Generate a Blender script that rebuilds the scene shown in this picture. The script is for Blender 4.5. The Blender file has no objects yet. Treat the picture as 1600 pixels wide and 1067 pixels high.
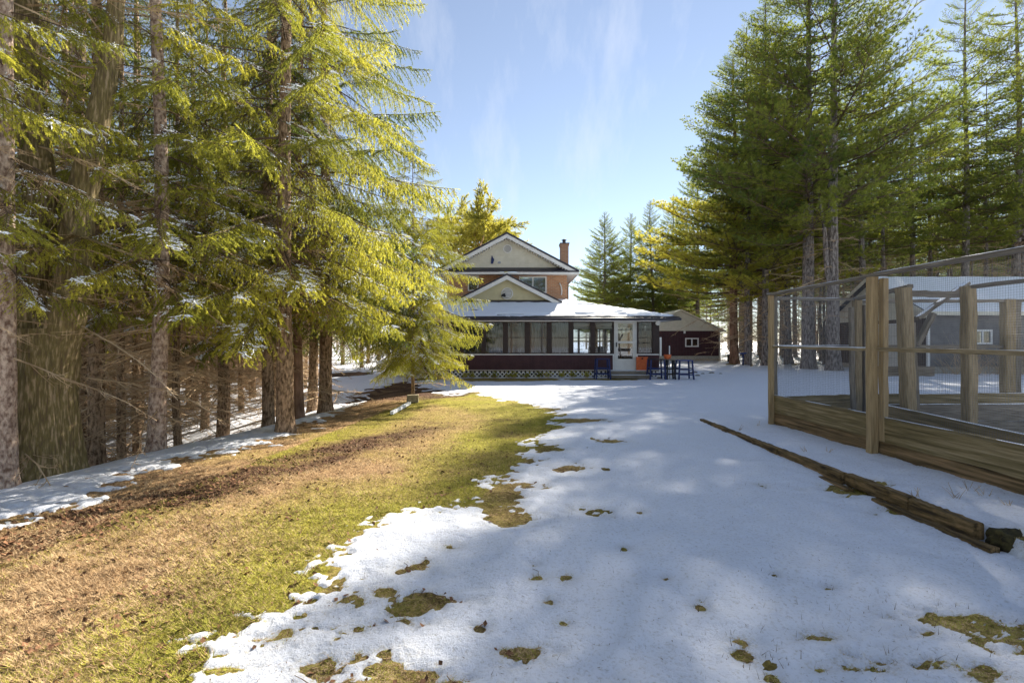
import bpy, math, random
import numpy as np
from mathutils import Vector, Matrix, Quaternion
R = math.radians
random.seed(7)
rng = np.random.default_rng(11)
scene = bpy.context.scene
COL = scene.collection
# ---------------------------------------------------------------- camera, sky, sun, exposure
EYE = 1.6; F = 720.0
cam = bpy.data.cameras.new('camera'); cam.lens = 16.2; cam.sensor_width = 36; cam.clip_start = .05; cam.clip_end = 3000
co = bpy.data.objects.new('camera', cam); co.location = (0, 0, EYE); co.rotation_euler = (R(90), 0, 0); COL.objects.link(co)
scene.camera = co
SUN_AZ, SUN_EL = 30.0, 34.2
w = bpy.data.worlds.new('World'); scene.world = w; w.use_nodes = True
nt = w.node_tree; bg = nt.nodes['Background']
sky = nt.nodes.new('ShaderNodeTexSky'); sky.sky_type = 'NISHITA'; sky.sun_disc = False
sky.sun_elevation = R(SUN_EL); sky.sun_rotation = R(SUN_AZ); sky.air_density = 1.0; sky.dust_density = 0; sky.ozone_density = 3.0
# thin cirrus streaks, fixed on the sky
tc = nt.nodes.new('ShaderNodeTexCoord'); mp = nt.nodes.new('ShaderNodeMapping'); mp.inputs['Rotation'].default_value = (0, R(-35), R(20)); mp.inputs['Scale'].default_value = (5, 1.6, 1.6)
nz = nt.nodes.new('ShaderNodeTexNoise'); nz.inputs['Scale'].default_value = 2.2; nz.inputs['Detail'].default_value = 7; nz.inputs['Roughness'].default_value = .62
cr = nt.nodes.new('ShaderNodeValToRGB'); cr.color_ramp.elements[0].position = .5; cr.color_ramp.elements[1].position = .82; cr.color_ramp.elements[1].color = (.45, .45, .45, 1)
mx = nt.nodes.new('ShaderNodeMix'); mx.data_type = 'RGBA'; mx.inputs[7].default_value = (5.6, 5.9, 6.6, 1)
hs = nt.nodes.new('ShaderNodeHueSaturation'); hs.inputs['Saturation'].default_value = .74
nt.links.new(tc.outputs['Generated'], mp.inputs[0]); nt.links.new(mp.outputs[0], nz.inputs[0]); nt.links.new(nz.outputs[0], cr.inputs[0])
nt.links.new(cr.outputs[0], mx.inputs[0]); nt.links.new(sky.outputs[0], hs.inputs['Color']); nt.links.new(hs.outputs[0], mx.inputs[6]); nt.links.new(mx.outputs[2], bg.inputs[0])
bg.inputs[1].default_value = .062
sl = bpy.data.lights.new('sun', 'SUN'); sl.energy = 5.0; sl.angle = R(.53); sl.color = (1, .93, .80)
so = bpy.data.objects.new('sun', sl); COL.objects.link(so)
S = Vector((math.sin(R(SUN_AZ))*math.cos(R(SUN_EL)), math.cos(R(SUN_AZ))*math.cos(R(SUN_EL)), math.sin(R(SUN_EL))))
so.rotation_euler = S.to_track_quat('Z', 'Y').to_euler(); so.location = S*60
vs = scene.view_settings; vs.view_transform = 'Standard'; vs.look = 'None'; vs.gamma = 1; vs.exposure = 1.5; vs.use_curve_mapping = False

# ---------------------------------------------------------------- materials
MATS = {}
def mat(name, c1, c2=None, scale=8, rough=.8, bump=0, stretch=(1, 1, 1), detail=6, lo=.35, hi=.65, coord='Object', metal=0, spec=.3, bscale=None, c3=None):
    if name in MATS: return MATS[name]
    m = bpy.data.materials.new(name); m.use_nodes = True; t = m.node_tree; N = t.nodes.new; L = t.links.new
    b = t.nodes['Principled BSDF']; b.inputs['Roughness'].default_value = rough; b.inputs['Metallic'].default_value = metal
    b.inputs['Specular IOR Level'].default_value = spec
    b.inputs['Base Color'].default_value = (*c1, 1)
    if c2 is not None or bump:
        tc = N('ShaderNodeTexCoord'); mp = N('ShaderNodeMapping'); mp.inputs['Scale'].default_value = stretch
        oi = N('ShaderNodeObjectInfo'); va = N('ShaderNodeVectorMath'); va.operation = 'MULTIPLY_ADD'
        cx = N('ShaderNodeCombineXYZ')
        for i in range(3): L(oi.outputs['Random'], cx.inputs[i])
        va.inputs[1].default_value = (17, 31, 23)
        L(cx.outputs[0], va.inputs[0]); L(tc.outputs[coord], va.inputs[2]); L(va.outputs[0], mp.inputs[0])
        nz = N('ShaderNodeTexNoise'); nz.inputs['Scale'].default_value = scale; nz.inputs['Detail'].default_value = detail; nz.inputs['Roughness'].default_value = .6
        L(mp.outputs[0], nz.inputs[0])
        if c2 is not None:
            cr = N('ShaderNodeValToRGB'); e = cr.color_ramp.elements
            e[0].position = lo; e[0].color = (*c1, 1); e[1].position = hi; e[1].color = (*c2, 1)
            if c3 is not None:
                x = cr.color_ramp.elements.new((lo+hi)/2); x.color = (*c3, 1)
            L(nz.outputs[0], cr.inputs[0]); L(cr.outputs[0], b.inputs['Base Color'])
        if bump:
            nb = nz
            if bscale:
                nb = N('ShaderNodeTexNoise'); nb.inputs['Scale'].default_value = bscale; nb.inputs['Detail'].default_value = 5; L(mp.outputs[0], nb.inputs[0])
            bp = N('ShaderNodeBump'); bp.inputs['Strength'].default_value = bump; bp.inputs['Distance'].default_value = .02
            L(nb.outputs[0], bp.inputs['Height']); L(bp.outputs[0], b.inputs['Normal'])
    MATS[name] = m
    return m
def leafmat(name, c1, c2, tr, f=.45, scale=1.2):
    m = bpy.data.materials.new(name); m.use_nodes = True; t = m.node_tree; N = t.nodes.new; L = t.links.new
    out = t.nodes['Material Output']; b = t.nodes['Principled BSDF']; b.inputs['Roughness'].default_value = .55; b.inputs['Specular IOR Level'].default_value = .25
    tc = N('ShaderNodeTexCoord'); oi = N('ShaderNodeObjectInfo'); nz = N('ShaderNodeTexNoise'); nz.inputs['Scale'].default_value = scale; nz.inputs['Detail'].default_value = 4
    L(tc.outputs['Object'], nz.inputs[0])
    ad = N('ShaderNodeMath'); ad.operation = 'MULTIPLY_ADD'; ad.inputs[1].default_value = .5; L(oi.outputs['Random'], ad.inputs[0]); L(nz.outputs[0], ad.inputs[2])
    mr = N('ShaderNodeMapRange'); mr.inputs[1].default_value = .5; mr.inputs[2].default_value = 1.05; L(ad.outputs[0], mr.inputs[0])
    a = N('ShaderNodeMix'); a.data_type = 'RGBA'; a.inputs[6].default_value = (*c1, 1); a.inputs[7].default_value = (*c2, 1); L(mr.outputs[0], a.inputs[0])
    L(a.outputs[2], b.inputs['Base Color'])
    tl = N('ShaderNodeBsdfTranslucent'); m2 = N('ShaderNodeMix'); m2.data_type = 'RGBA'; m2.blend_type = 'MULTIPLY'; m2.inputs[0].default_value = 1
    m2.inputs[7].default_value = (*tr, 1); L(a.outputs[2], m2.inputs[6]); L(m2.outputs[2], tl.inputs[0])
    ms = N('ShaderNodeMixShader'); ms.inputs[0].default_value = f; L(b.outputs[0], ms.inputs[1]); L(tl.outputs[0], ms.inputs[2]); L(ms.outputs[0], out.inputs[0])
    MATS[name] = m
    return m
def glassmat(name, tint=(.9, .95, .95), refl=.12):
    m = bpy.data.materials.new(name); m.use_nodes = True; t = m.node_tree; N = t.nodes.new; L = t.links.new
    out = t.nodes['Material Output']; t.nodes.remove(t.nodes['Principled BSDF'])
    tr = N('ShaderNodeBsdfTransparent'); tr.inputs[0].default_value = (*tint, 1); g = N('ShaderNodeBsdfGlossy'); g.inputs['Roughness'].default_value = .03
    ms = N('ShaderNodeMixShader'); ms.inputs[0].default_value = refl; L(tr.outputs[0], ms.inputs[1]); L(g.outputs[0], ms.inputs[2]); L(ms.outputs[0], out.inputs[0])
    MATS[name] = m; return m
def brickmat():
    m = bpy.data.materials.new('brick'); m.use_nodes = True; t = m.node_tree; N = t.nodes.new; L = t.links.new; b = t.nodes['Principled BSDF']; b.inputs['Roughness'].default_value = .85
    g = N('ShaderNodeNewGeometry'); sx = N('ShaderNodeSeparateXYZ'); L(g.outputs['Position'], sx.inputs[0])
    ad = N('ShaderNodeMath'); ad.operation = 'ADD'; L(sx.outputs[0], ad.inputs[0]); L(sx.outputs[1], ad.inputs[1])
    cx = N('ShaderNodeCombineXYZ'); L(ad.outputs[0], cx.inputs[0]); L(sx.outputs[2], cx.inputs[1])
    br = N('ShaderNodeTexBrick'); br.inputs['Scale'].default_value = 1; br.inputs['Brick Width'].default_value = .22; br.inputs['Row Height'].default_value = .075; br.inputs['Mortar Size'].default_value = .007
    br.inputs['Color1'].default_value = (.56, .29, .15, 1); br.inputs['Color2'].default_value = (.44, .21, .105, 1); br.inputs['Mortar'].default_value = (.5, .44, .36, 1)
    L(cx.outputs[0], br.inputs[0]); L(br.outputs[0], b.inputs['Base Color'])
    bp = N('ShaderNodeBump'); bp.inputs['Distance'].default_value = .01; bp.invert = True; L(br.outputs[1], bp.inputs['Height']); L(bp.outputs[0], b.inputs['Normal'])
    return m
M_brick = brickmat()
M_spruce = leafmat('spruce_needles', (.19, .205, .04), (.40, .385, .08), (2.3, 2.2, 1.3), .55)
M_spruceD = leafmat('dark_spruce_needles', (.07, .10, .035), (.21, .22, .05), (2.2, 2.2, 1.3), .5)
M_pine = leafmat('pine_needles', (.08, .115, .032), (.22, .235, .055), (2.3, 2.3, 1.2), .52, .5)
M_pineSun = leafmat('sun_tinted_pine_needles', (.23, .245, .045), (.40, .37, .075), (2.2, 2.1, 1.2), .5, .5)  # brighter copy of the pine needles, sunlight painted into the colour
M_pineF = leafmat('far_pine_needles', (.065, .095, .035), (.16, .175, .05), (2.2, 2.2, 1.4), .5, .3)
M_willow = leafmat('yellow_twig_leaves', (.23, .23, .05), (.36, .34, .075), (1.8, 1.7, 1.1), .5, .4)
M_bark = mat('spruce_bark', (.10, .06, .032), (.48, .33, .21), 24, .9, 1.0, (1, 1, .4), 10, .38, .62, bscale=60)
M_barkP = mat('pine_bark', (.075, .058, .05), (.33, .29, .26), 16, .9, 1.0, (1, 1, .25), 10, .38, .62, bscale=30)
M_barkR = mat('red_pine_bark', (.12, .065, .04), (.33, .20, .13), 7, .9, 1.0, (1, 1, .3), 8, .36, .62, bscale=18)
M_barkL = mat('pale_scaly_bark', (.17, .10, .07), (.60, .46, .36), 26, .9, 1.0, (1, 1, .55), 10, .36, .62, bscale=60)
M_barkM = mat('mossy_furrowed_bark', (.13, .09, .05), (.38, .28, .165), 42, .95, 1.0, (1, 1, .12), 10, .36, .64, bscale=40, c3=(.17, .135, .05))
M_twig = mat('dead_twigs', (.30, .20, .11), (.62, .46, .29), 3, .9)
M_twigL = mat('live_twigs', (.07, .045, .028), (.16, .11, .07), 3, .9)
M_snowc = mat('snow_cap', (.82, .85, .90), None, 20, .6, .25)
M_wood = mat('weathered_wood', (.17, .125, .07), (.37, .29, .18), 3.2, .85, .35, (1.2, 16, 16), 7, .3, .68, bscale=5, c3=(.26, .20, .115))
M_woodY = mat('new_yellow_wood', (.23, .16, .08), (.43, .315, .17), 3, .8, .3, (1, 16, 16), 7, .3, .68)
M_woodG = mat('grey_weathered_wood', (.10, .085, .065), (.27, .235, .19), 3, .9, .35, (1, 14, 14), 7, .3, .68)
M_plank = mat('mossy_plank_wood', (.10, .075, .032), (.38, .29, .165), 2.2, .85, .5, (.6, 7, 14), 10, .33, .68, bscale=12, c3=(.22, .165, .075))
M_plank2 = mat('brown_plank_wood', (.07, .045, .02), (.36, .23, .12), 2.2, .85, .5, (.6, 7, 12), 10, .33, .68, bscale=12, c3=(.20, .13, .06))
M_timber = mat('rotting_timber', (.05, .032, .016), (.34, .215, .10), 3, .95, .8, (1, 9, 9), 10, .36, .66, bscale=14, c3=(.17, .11, .045))
M_wire = mat('galvanised_wire', (.17, .17, .175), None, rough=.6, metal=.3)
M_maroon = mat('maroon_siding', (.050, .020, .024), (.070, .028, .032), 4, .6, .1)
M_dark = mat('dark_brown_frame', (.030, .018, .016), (.042, .026, .022), 6, .5)
M_white = mat('white_trim', (.70, .69, .66), (.78, .77, .74), 6, .6)
M_cream = mat('cream_siding', (.60, .57, .46), (.68, .65, .54), 4, .7)
M_yellowsid = mat('yellow_cream_siding', (.58, .52, .32), (.65, .59, .38), 4, .7)
M_roofd = mat('dark_roof_metal', (.030, .028, .036), (.055, .050, .060), 10, .45, .2)
M_doorw = mat('storm_door_grey', (.55, .54, .50), (.62, .61, .57), 4, .55)
M_glass = glassmat('glass', (.7, .76, .8), .12)
M_screen = glassmat('screened_glass', (.55, .60, .66), .05)
M_curtain = mat('curtain', (.09, .105, .12), (.20, .22, .245), 6, .9, .5, (8, 1, .4))
M_floorw = mat('deck_boards', (.13, .09, .06), (.2, .14, .1), 5, .8)
M_ceil = mat('porch_ceiling', (.35, .24, .15), (.42, .3, .2), 5, .8)
M_conc = mat('concrete', (.30, .28, .23), (.46, .43, .36), 12, .95, .5)
M_block = mat('stone_block', (.25, .20, .12), (.45, .38, .26), 14, .95, .6)
M_blue = mat('navy_paint', (.012, .022, .085), (.02, .035, .13), 9, .5, .1)
M_blueb = mat('bright_blue_paint', (.015, .05, .22), (.03, .08, .32), 9, .5, .1)
M_black = mat('black_paint', (.012, .012, .014), (.025, .025, .03), 9, .5)
M_orange = mat('orange_paint', (.50, .10, .03), (.62, .15, .045), 6, .6, .1)
M_leafb = mat('dead_leaves', (.07, .03, .014), (.30, .15, .075), 40, .9, coord='Object')
M_brown = mat('brown_ribbed_siding', (.085, .062, .052), (.12, .09, .075), 4, .7)
M_navy = mat('dark_grey_siding', (.14, .135, .135), (.19, .185, .18), 3, .8)
M_gdoor = mat('garage_door_white', (.62, .60, .55), (.70, .68, .63), 3, .6)

# ---------------------------------------------------------------- helpers
def tag(o, label=None, cat=None, group=None, kind=None):
    if label: o['label'] = label
    if cat: o['category'] = cat
    if group: o['group'] = group
    if kind: o['kind'] = kind
    return o
def empty(name, loc=(0, 0, 0), rz=0):
    o = bpy.data.objects.new(name, None); COL.objects.link(o); o.location = loc; o.rotation_euler = (0, 0, rz); o.empty_display_size = .1
    return o
def mesh_from(name, V, Fc, mats, M=None, smooth=False):
    """V (n,3), Fc (m,k) k=3 or 4"""
    me = bpy.data.meshes.new(name); V = np.asarray(V, dtype=np.float32); Fc = np.asarray(Fc, dtype=np.int32)
    k = Fc.shape[1]; m = len(Fc)
    me.vertices.add(len(V)); me.vertices.foreach_set('co', V.ravel())
    me.loops.add(m*k); me.loops.foreach_set('vertex_index', Fc.ravel())
    me.polygons.add(m); me.polygons.foreach_set('loop_start', np.arange(0, m*k, k, dtype=np.int32))
    for mt in mats: me.materials.append(mt)
    if M is not None: me.polygons.foreach_set('material_index', np.asarray(M, dtype=np.int32))
    me.polygons.foreach_set('use_smooth', np.full(m, smooth, dtype=bool))
    me.update(calc_edges=True)
    return me
def link(name, me, parent=None, loc=None, rot=None):
    o = bpy.data.objects.new(name, me); COL.objects.link(o)
    if parent: o.parent = parent
    if loc is not None: o.location = loc
    if rot is not None: o.rotation_euler = rot
    return o
class MB:
    def __init__(s): s.v = []; s.f = []; s.m = []; s.sm = []
    def face(s, pts, mi=0):
        n = len(s.v); s.v += [tuple(p) for p in pts]; s.f.append(tuple(range(n, n+len(pts)))); s.m.append(mi); s.sm.append(False)
    def box(s, x0, x1, y0, y1, z0, z1, mi=0):
        n = len(s.v)
        s.v += [(x0, y0, z0), (x1, y0, z0), (x1, y1, z0), (x0, y1, z0), (x0, y0, z1), (x1, y0, z1), (x1, y1, z1), (x0, y1, z1)]
        for f in ((3, 2, 1, 0), (4, 5, 6, 7), (0, 1, 5, 4), (1, 2, 6, 5), (2, 3, 7, 6), (3, 0, 4, 7)):
            s.f.append(tuple(n+i for i in f)); s.m.append(mi); s.sm.append(False)
    def bar(s, p, q, a, b, mi=0, up=(0, 0, 1)):
        p = Vector(p); q = Vector(q); d = (q-p).normalized(); u = Vector(up)
        if abs(d.dot(u)) > .95: u = Vector((0, 1, 0))
        sd = d.cross(u).normalized()*(a/2); u2 = sd.cross(d).normalized()*(b/2); n = len(s.v)
        for c in (p, q):
            for e in ((-1, -1), (1, -1), (1, 1), (-1, 1)): s.v.append(tuple(c+sd*e[0]+u2*e[1]))
        for f in ((0, 1, 2, 3), (7, 6, 5, 4), (0, 4, 5, 1), (1, 5, 6, 2), (2, 6, 7, 3), (3, 7, 4, 0)):
            s.f.append(tuple(n+i for i in f)); s.m.append(mi); s.sm.append(False)
    def tube(s, pts, rad, k=8, mi=0, cap=True):
        pts = [Vector(p) for p in pts]; n0 = len(s.v)
        if not hasattr(rad, '__len__'): rad = [rad]*len(pts)
        for i, p in enumerate(pts):
            d = (pts[min(i+1, len(pts)-1)]-pts[max(i-1, 0)]).normalized(); u = Vector((0, 0, 1)) if abs(d.z) < .9 else Vector((1, 0, 0))
            a = d.cross(u).normalized(); b = a.cross(d)
            for j in range(k):
                t = 2*math.pi*j/k; s.v.append(tuple(p+(a*math.cos(t)+b*math.sin(t))*rad[i]))
        for i in range(len(pts)-1):
            for j in range(k):
                a = n0+i*k+j; b = n0+i*k+(j+1) % k; s.f.append((a, b, b+k, a+k)); s.m.append(mi); s.sm.append(True)
        if cap:
            s.f.append(tuple(n0+j for j in range(k))); s.m.append(mi); s.sm.append(False)
            s.f.append(tuple(n0+(len(pts)-1)*k+j for j in reversed(range(k)))); s.m.append(mi); s.sm.append(False)
    def prism(s, poly, y0, y1, mi=0):
        """poly in xz, extruded along y"""
        s.face([(x, y0, z) for x, z in poly], mi); s.face([(x, y1, z) for x, z in reversed(poly)], mi)
        n = len(poly)
        for i in range(n):
            a = poly[i]; b = poly[(i+1) % n]; s.face([(a[0], y0, a[1]), (a[0], y1, a[1]), (b[0], y1, b[1]), (b[0], y0, b[1])], mi)
    def slab(s, quad, t, mi=0):
        """quad of 3D points (top face) thickened downward by t"""
        q = [Vector(p) for p in quad]; l = [p-Vector((0, 0, t)) for p in q]
        s.face(q, mi); s.face(list(reversed(l)), mi)
        for i in range(len(q)):
            j = (i+1) % len(q); s.face([q[i], l[i], l[j], q[j]], mi)
    def build(s, name, mats, parent=None, bevel=0):
        if not isinstance(mats, (list, tuple)): mats = [mats]
        me = bpy.data.meshes.new(name); me.from_pydata(s.v, [], s.f)
        for m in mats: me.materials.append(m)
        me.polygons.foreach_set('material_index', s.m); me.polygons.foreach_set('use_smooth', s.sm)
        import bmesh
        bm = bmesh.new(); bm.from_mesh(me); bmesh.ops.recalc_face_normals(bm, faces=bm.faces); bm.to_mesh(me); bm.free()
        o = link(name, me, parent)
        if bevel:
            bv = o.modifiers.new('bevel', 'BEVEL'); bv.width = bevel; bv.segments = 2; bv.limit_method = 'ANGLE'
        return o
def sm(a, b, x): t = np.clip((x-a)/(b-a), 0, 1); return t*t*(3-2*t)
def hsh(i, j, s):
    n = (i.astype(np.int64)*374761393 + j.astype(np.int64)*668265263 + s*1442695041) & 0xffffffff
    n = ((n ^ (n >> 13))*1274126177) & 0xffffffff
    return ((n ^ (n >> 16)) & 0xffff)/65535.0
def vnoise(x, y, s=0):
    i = np.floor(x); j = np.floor(y); fx = x-i; fy = y-j; fx = fx*fx*(3-2*fx); fy = fy*fy*(3-2*fy)
    a = hsh(i, j, s); b = hsh(i+1, j, s); c = hsh(i, j+1, s); d = hsh(i+1, j+1, s)
    return (a*(1-fx)+b*fx)*(1-fy)+(c*(1-fx)+d*fx)*fy
def fbm(x, y, o=4, s=0):
    r = 0; a = .5; t = 0
    for k in range(o): r = r+a*vnoise(x*2**k+k*17.3, y*2**k-k*9.1, s+k); t += a; a *= .55
    return r/t-.5
def gp(px, py): d = EYE*F/(py-533.5); return ((px-800)/F*d, d)      # photo point on flat ground
def at(px, py, d): return Vector(((px-800)/F*d, d, EYE-(py-533.5)/F*d))

# ---------------------------------------------------------------- ground shape
def H(x, y):
    x = np.asarray(x, float); y = np.asarray(y, float)
    xe = -5.4+(np.clip(y, -5, 60)-4.9)*.24
    s = np.clip(xe-x, 0, None)
    amp = np.interp(y, [-10, 9, 13, 18, 60], [2.3, 2.3, 1.2, .5, .2])
    z = -amp*(1-np.exp(-(s/5.0)**1.25))
    ter = sm(3.73, 3.775, x)*(1-sm(8.9, 11.5, y))*(1-sm(20, 30, x))*np.interp(y, [2, 3.6, 9, 10], [.14, .12, .03, .02])
    z = z+ter+.05*fbm(x*.35, y*.35, 3, 5)*sm(0, 2, np.abs(x-3.75)+np.clip(y-9, 0, 9))
    z = z-.10*sm(-.3, 0, -np.abs(x+3.2)+1.6)*sm(13, 14.5, y)*(1-sm(17.5, 19, y))
    return z
def h(x, y): return float(H(np.array([x]), np.array([y]))[0])
poly_px = [(-900, 1500), (250, 1200), (325, 1067), (350, 1012), (470, 965), (505, 920), (520, 875), (560, 832), (650, 798), (740, 788), (800, 735), (850, 690), (885, 657), (850, 640), (800, 626), (740, 614), (690, 609), (668, 600), (630, 588), (560, 602), (550, 625), (500, 655), (440, 680), (350, 704), (200, 742), (140, 775), (0, 825), (-400, 930)]
POLY = np.array([gp(*p) for p in poly_px])
def sdist(x, y, P):
    d = np.full(x.shape, 1e9); ins = np.zeros(x.shape, bool); n = len(P)
    for i in range(n):
        a = P[i]; b = P[(i+1) % n]; e = b-a; wx = x-a[0]; wy = y-a[1]
        t = np.clip((wx*e[0]+wy*e[1])/(e@e), 0, 1); d = np.minimum(d, (wx-t*e[0])**2+(wy-t*e[1])**2)
        c = ((a[1] <= y) & (b[1] > y)) | ((b[1] <= y) & (a[1] > y))
        ins ^= c & (x < a[0]+(y-a[1])/(b[1]-a[1]+1e-12)*e[0])
    return np.where(ins, -1, 1)*np.sqrt(d)
PATCH = [(652, 948, 42, 20), (795, 806, 40, 14), (780, 775, 35, 14), (892, 731, 22, 6), (855, 700, 30, 5), (595, 928, 16, 9), (808, 1027, 22, 7), (610, 1055, 36, 14), (495, 1044, 20, 10), (1405, 1038, 34, 7),
         (1150, 1003, 14, 5), (1158, 1022, 12, 8), (1500, 968, 30, 5), (1540, 985, 45, 9), (1585, 1010, 40, 10), (1530, 1050, 22, 9), (1448, 990, 12, 4), (1280, 998, 17, 5), (1280, 1045, 9, 4), (1206, 1062, 10, 6),
         (1094, 950, 8, 4), (886, 905, 8, 4), (858, 943, 7, 4), (840, 907, 8, 4), (880, 977, 7, 3.5), (833, 884, 5, 2.5), (920, 799, 14, 4), (955, 690, 16, 3), (770, 668, 60, 4), (905, 657, 40, 3), (820, 757, 22, 5),
         (655, 888, 14, 5), (625, 893, 12, 4), (700, 855, 10, 3), (630, 975, 16, 6), (560, 985, 14, 6), (840, 640, 40, 2), (700, 586, 60, 3), (790, 593, 90, 2.6), (940, 593, 60, 1.5), (540, 575, 40, 3), (1575, 860, 26, 9), (1330, 770, 30, 5), (1400, 800, 20, 4),
         (440, 1000, 22, 9), (560, 940, 18, 8), (350, 1050, 22, 9), (700, 720, 20, 4), (690, 940, 9, 5), (750, 985, 10, 4), (1000, 800, 5, 2), (1040, 905, 4, 2), (1210, 900, 4, 2), (1095, 940, 5, 2), (975, 858, 5, 2), (1190, 760, 4, 2), (1295, 920, 5, 2)]
def snowmask(x, y):
    m = sdist(x, y, POLY)
    near = np.clip(y, 1, 14)
    m = m+(.20+.05*near)*2.0*fbm(x*2.3, y*2.9, 5, 3)+.50*fbm(x*7, y*10, 5, 8)+.02
    m = m+np.exp(-(m/.9)**2)*.75*fbm(x*13, y*18, 4, 15)
    left = sm(-3.2, -4.2, x-.24*(y-4.9)*.8)*sm(9, 6.5, y)              # broken snow along the wood's edge
    m = m+left*(1.5*fbm(x*5.1, y*7.1, 5, 31)+.05)
    PN = .34*fbm(x*13, y*17, 5, 21)+.34*fbm(x*4.6, y*6, 4, 22)
    for px, py, rx, ry in PATCH:
        cx, cy = gp(px, py); sx = rx/F*cy; sy = abs(gp(px, py-ry)[1]-gp(px, py+ry)[1])/2
        dx = (x-cx)/sx; dy = (y-cy)/sy; q = (np.sqrt(dx*dx+dy*dy)-1)*max(min(sx, sy), .06)+PN*min(1, max(sx, sy)/.12)
        m = np.minimum(m, q)
    # litter showing through snow in the wood
    wood = sm(.5, 2.5, (-5.4+(np.clip(y, -5, 60)-4.9)*.24)-x)*sm(14, 10, y)
    m = np.minimum(m, np.where(wood > .01, -.16+2.2*fbm(x*1.9, y*1.9, 4, 77)+(1-wood)*2, 9))
    f2 = sm(40, 44, y)*sm(6, 10, x)+sm(27, 32, y)*sm(12, 15, x)
    m = np.minimum(m, np.where(f2 > .3, .35+2.0*fbm(x*.9, y*.9, 4, 97), 9))
    return m
ys = np.concatenate([[-80, -40, -20, -10, -5, -2, 0, 1, 1.5], 1.8*1.0078**np.arange(0, 362), []])
last = ys[-1]; far = [last]
while far[-1] < 900: far.append(far[-1]*1.09)
ys = np.concatenate([ys, far[1:]])
us = np.linspace(-1.32, 1.32, 341); ext = 1.32*1.35**np.arange(1, 13)
us = np.concatenate([-ext[::-1], us, ext])
Yg = np.repeat(ys[:, None], len(us), 1); Wg = np.maximum(Yg, 1.8); Xg = us[None, :]*Wg
xx = Xg.ravel(); yy = Yg.ravel()
G = H(xx, yy); MASK = snowmask(xx, yy)
nearf = np.clip(1.2-yy/14, 0, 1)
Zg = G+.035*fbm(xx*6, yy*6, 4, 41)*nearf+.030*fbm(xx*24, yy*24, 4, 47)*nearf
ny, nx = Xg.shape
ii = (np.arange(ny-1)[:, None]*nx+np.arange(nx-1)[None, :]).ravel()
Q = np.stack([ii, ii+1, ii+nx+1, ii+nx], 1)
def greenness(x, y):
    d = -sdist(x, y, POLY); far_ = sm(5, 9, y)
    g = sm(1.5, .3, d-.6*(y-3)*.25)*(x > -4+.1*y)
    g = np.maximum(g*.95, far_*.55*sm(-4.2, -1.5, x-.1*(y-8)))
    g = g*np.where(d < 0, .6, 1)
    g = np.clip(g+.9*fbm(x*1.4, y*1.4, 4, 51), 0, 1)
    return g
def litter_and_shade(x, y):  # dead leaf cover plus a painted streak of tree shadow
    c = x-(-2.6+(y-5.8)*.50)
    a = sm(.9, .2, np.abs(c+.35))*sm(10, 7.5, y)*sm(2, 3.5, y)  # tree shadow streak, painted into the lawn colour as dark leaf cover
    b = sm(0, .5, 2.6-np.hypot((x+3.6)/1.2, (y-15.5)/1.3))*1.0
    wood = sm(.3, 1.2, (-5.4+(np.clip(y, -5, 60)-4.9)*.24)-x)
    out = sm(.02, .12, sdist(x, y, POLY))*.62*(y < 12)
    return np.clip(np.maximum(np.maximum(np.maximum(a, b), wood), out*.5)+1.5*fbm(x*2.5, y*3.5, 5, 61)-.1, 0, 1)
def ground_material():
    m = bpy.data.materials.new('turf'); m.use_nodes = True; t = m.node_tree; N = t.nodes.new; L = t.links.new; b = t.nodes['Principled BSDF']; b.inputs['Roughness'].default_value = .95; b.inputs['Specular IOR Level'].default_value = .1
    tc = N('ShaderNodeTexCoord')
    def noise(s, d=6, st=(1, 1, 1)):
        mp = N('ShaderNodeMapping'); mp.inputs['Scale'].default_value = st; L(tc.outputs['Object'], mp.inputs[0])
        n = N('ShaderNodeTexNoise'); n.inputs['Scale'].default_value = s; n.inputs['Detail'].default_value = d; n.inputs['Roughness'].default_value = .7; L(mp.outputs[0], n.inputs[0]); return n.outputs[0]
    def ramp(src, c1, c2, a=.35, bb=.65):
        r = N('ShaderNodeValToRGB'); e = r.color_ramp.elements; e[0].position = a; e[1].position = bb; e[0].color = (*c1, 1); e[1].color = (*c2, 1); L(src, r.inputs[0]); return r.outputs[0]
    def mix(f, a, c):
        x = N('ShaderNodeMix'); x.data_type = 'RGBA'; L(f, x.inputs[0]); L(a, x.inputs[6]); L(c, x.inputs[7]); return x.outputs[2]
    def attr(n):
        a = N('ShaderNodeAttribute'); a.attribute_name = n; return a.outputs['Fac']
    fine = noise(34, 8); mid = noise(7, 6)
    tan = ramp(fine, (.20, .12, .06), (.56, .37, .20)); grn = ramp(fine, (.14, .125, .02), (.42, .38, .06)); lit = ramp(fine, (.018, .011, .008), (.16, .085, .05))  # last dark ramp colours both the leaves and the painted shadow streak
    c = mix(attr('green'), tan, grn); c = mix(attr('litter_and_shade'), c, lit)
    d = ramp(mid, (.6, .57, .55), (1.1, 1.08, 1.0), .3, .6)
    x = N('ShaderNodeMix'); x.data_type = 'RGBA'; x.blend_type = 'MULTIPLY'; x.inputs[0].default_value = 1; L(c, x.inputs[6]); L(d, x.inputs[7])
    L(x.outputs[2], b.inputs['Base Color'])
    bp = N('ShaderNodeBump'); bp.inputs['Strength'].default_value = .8; bp.inputs['Distance'].default_value = .035; L(fine, bp.inputs['Height']); L(bp.outputs[0], b.inputs['Normal'])
    return m
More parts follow.
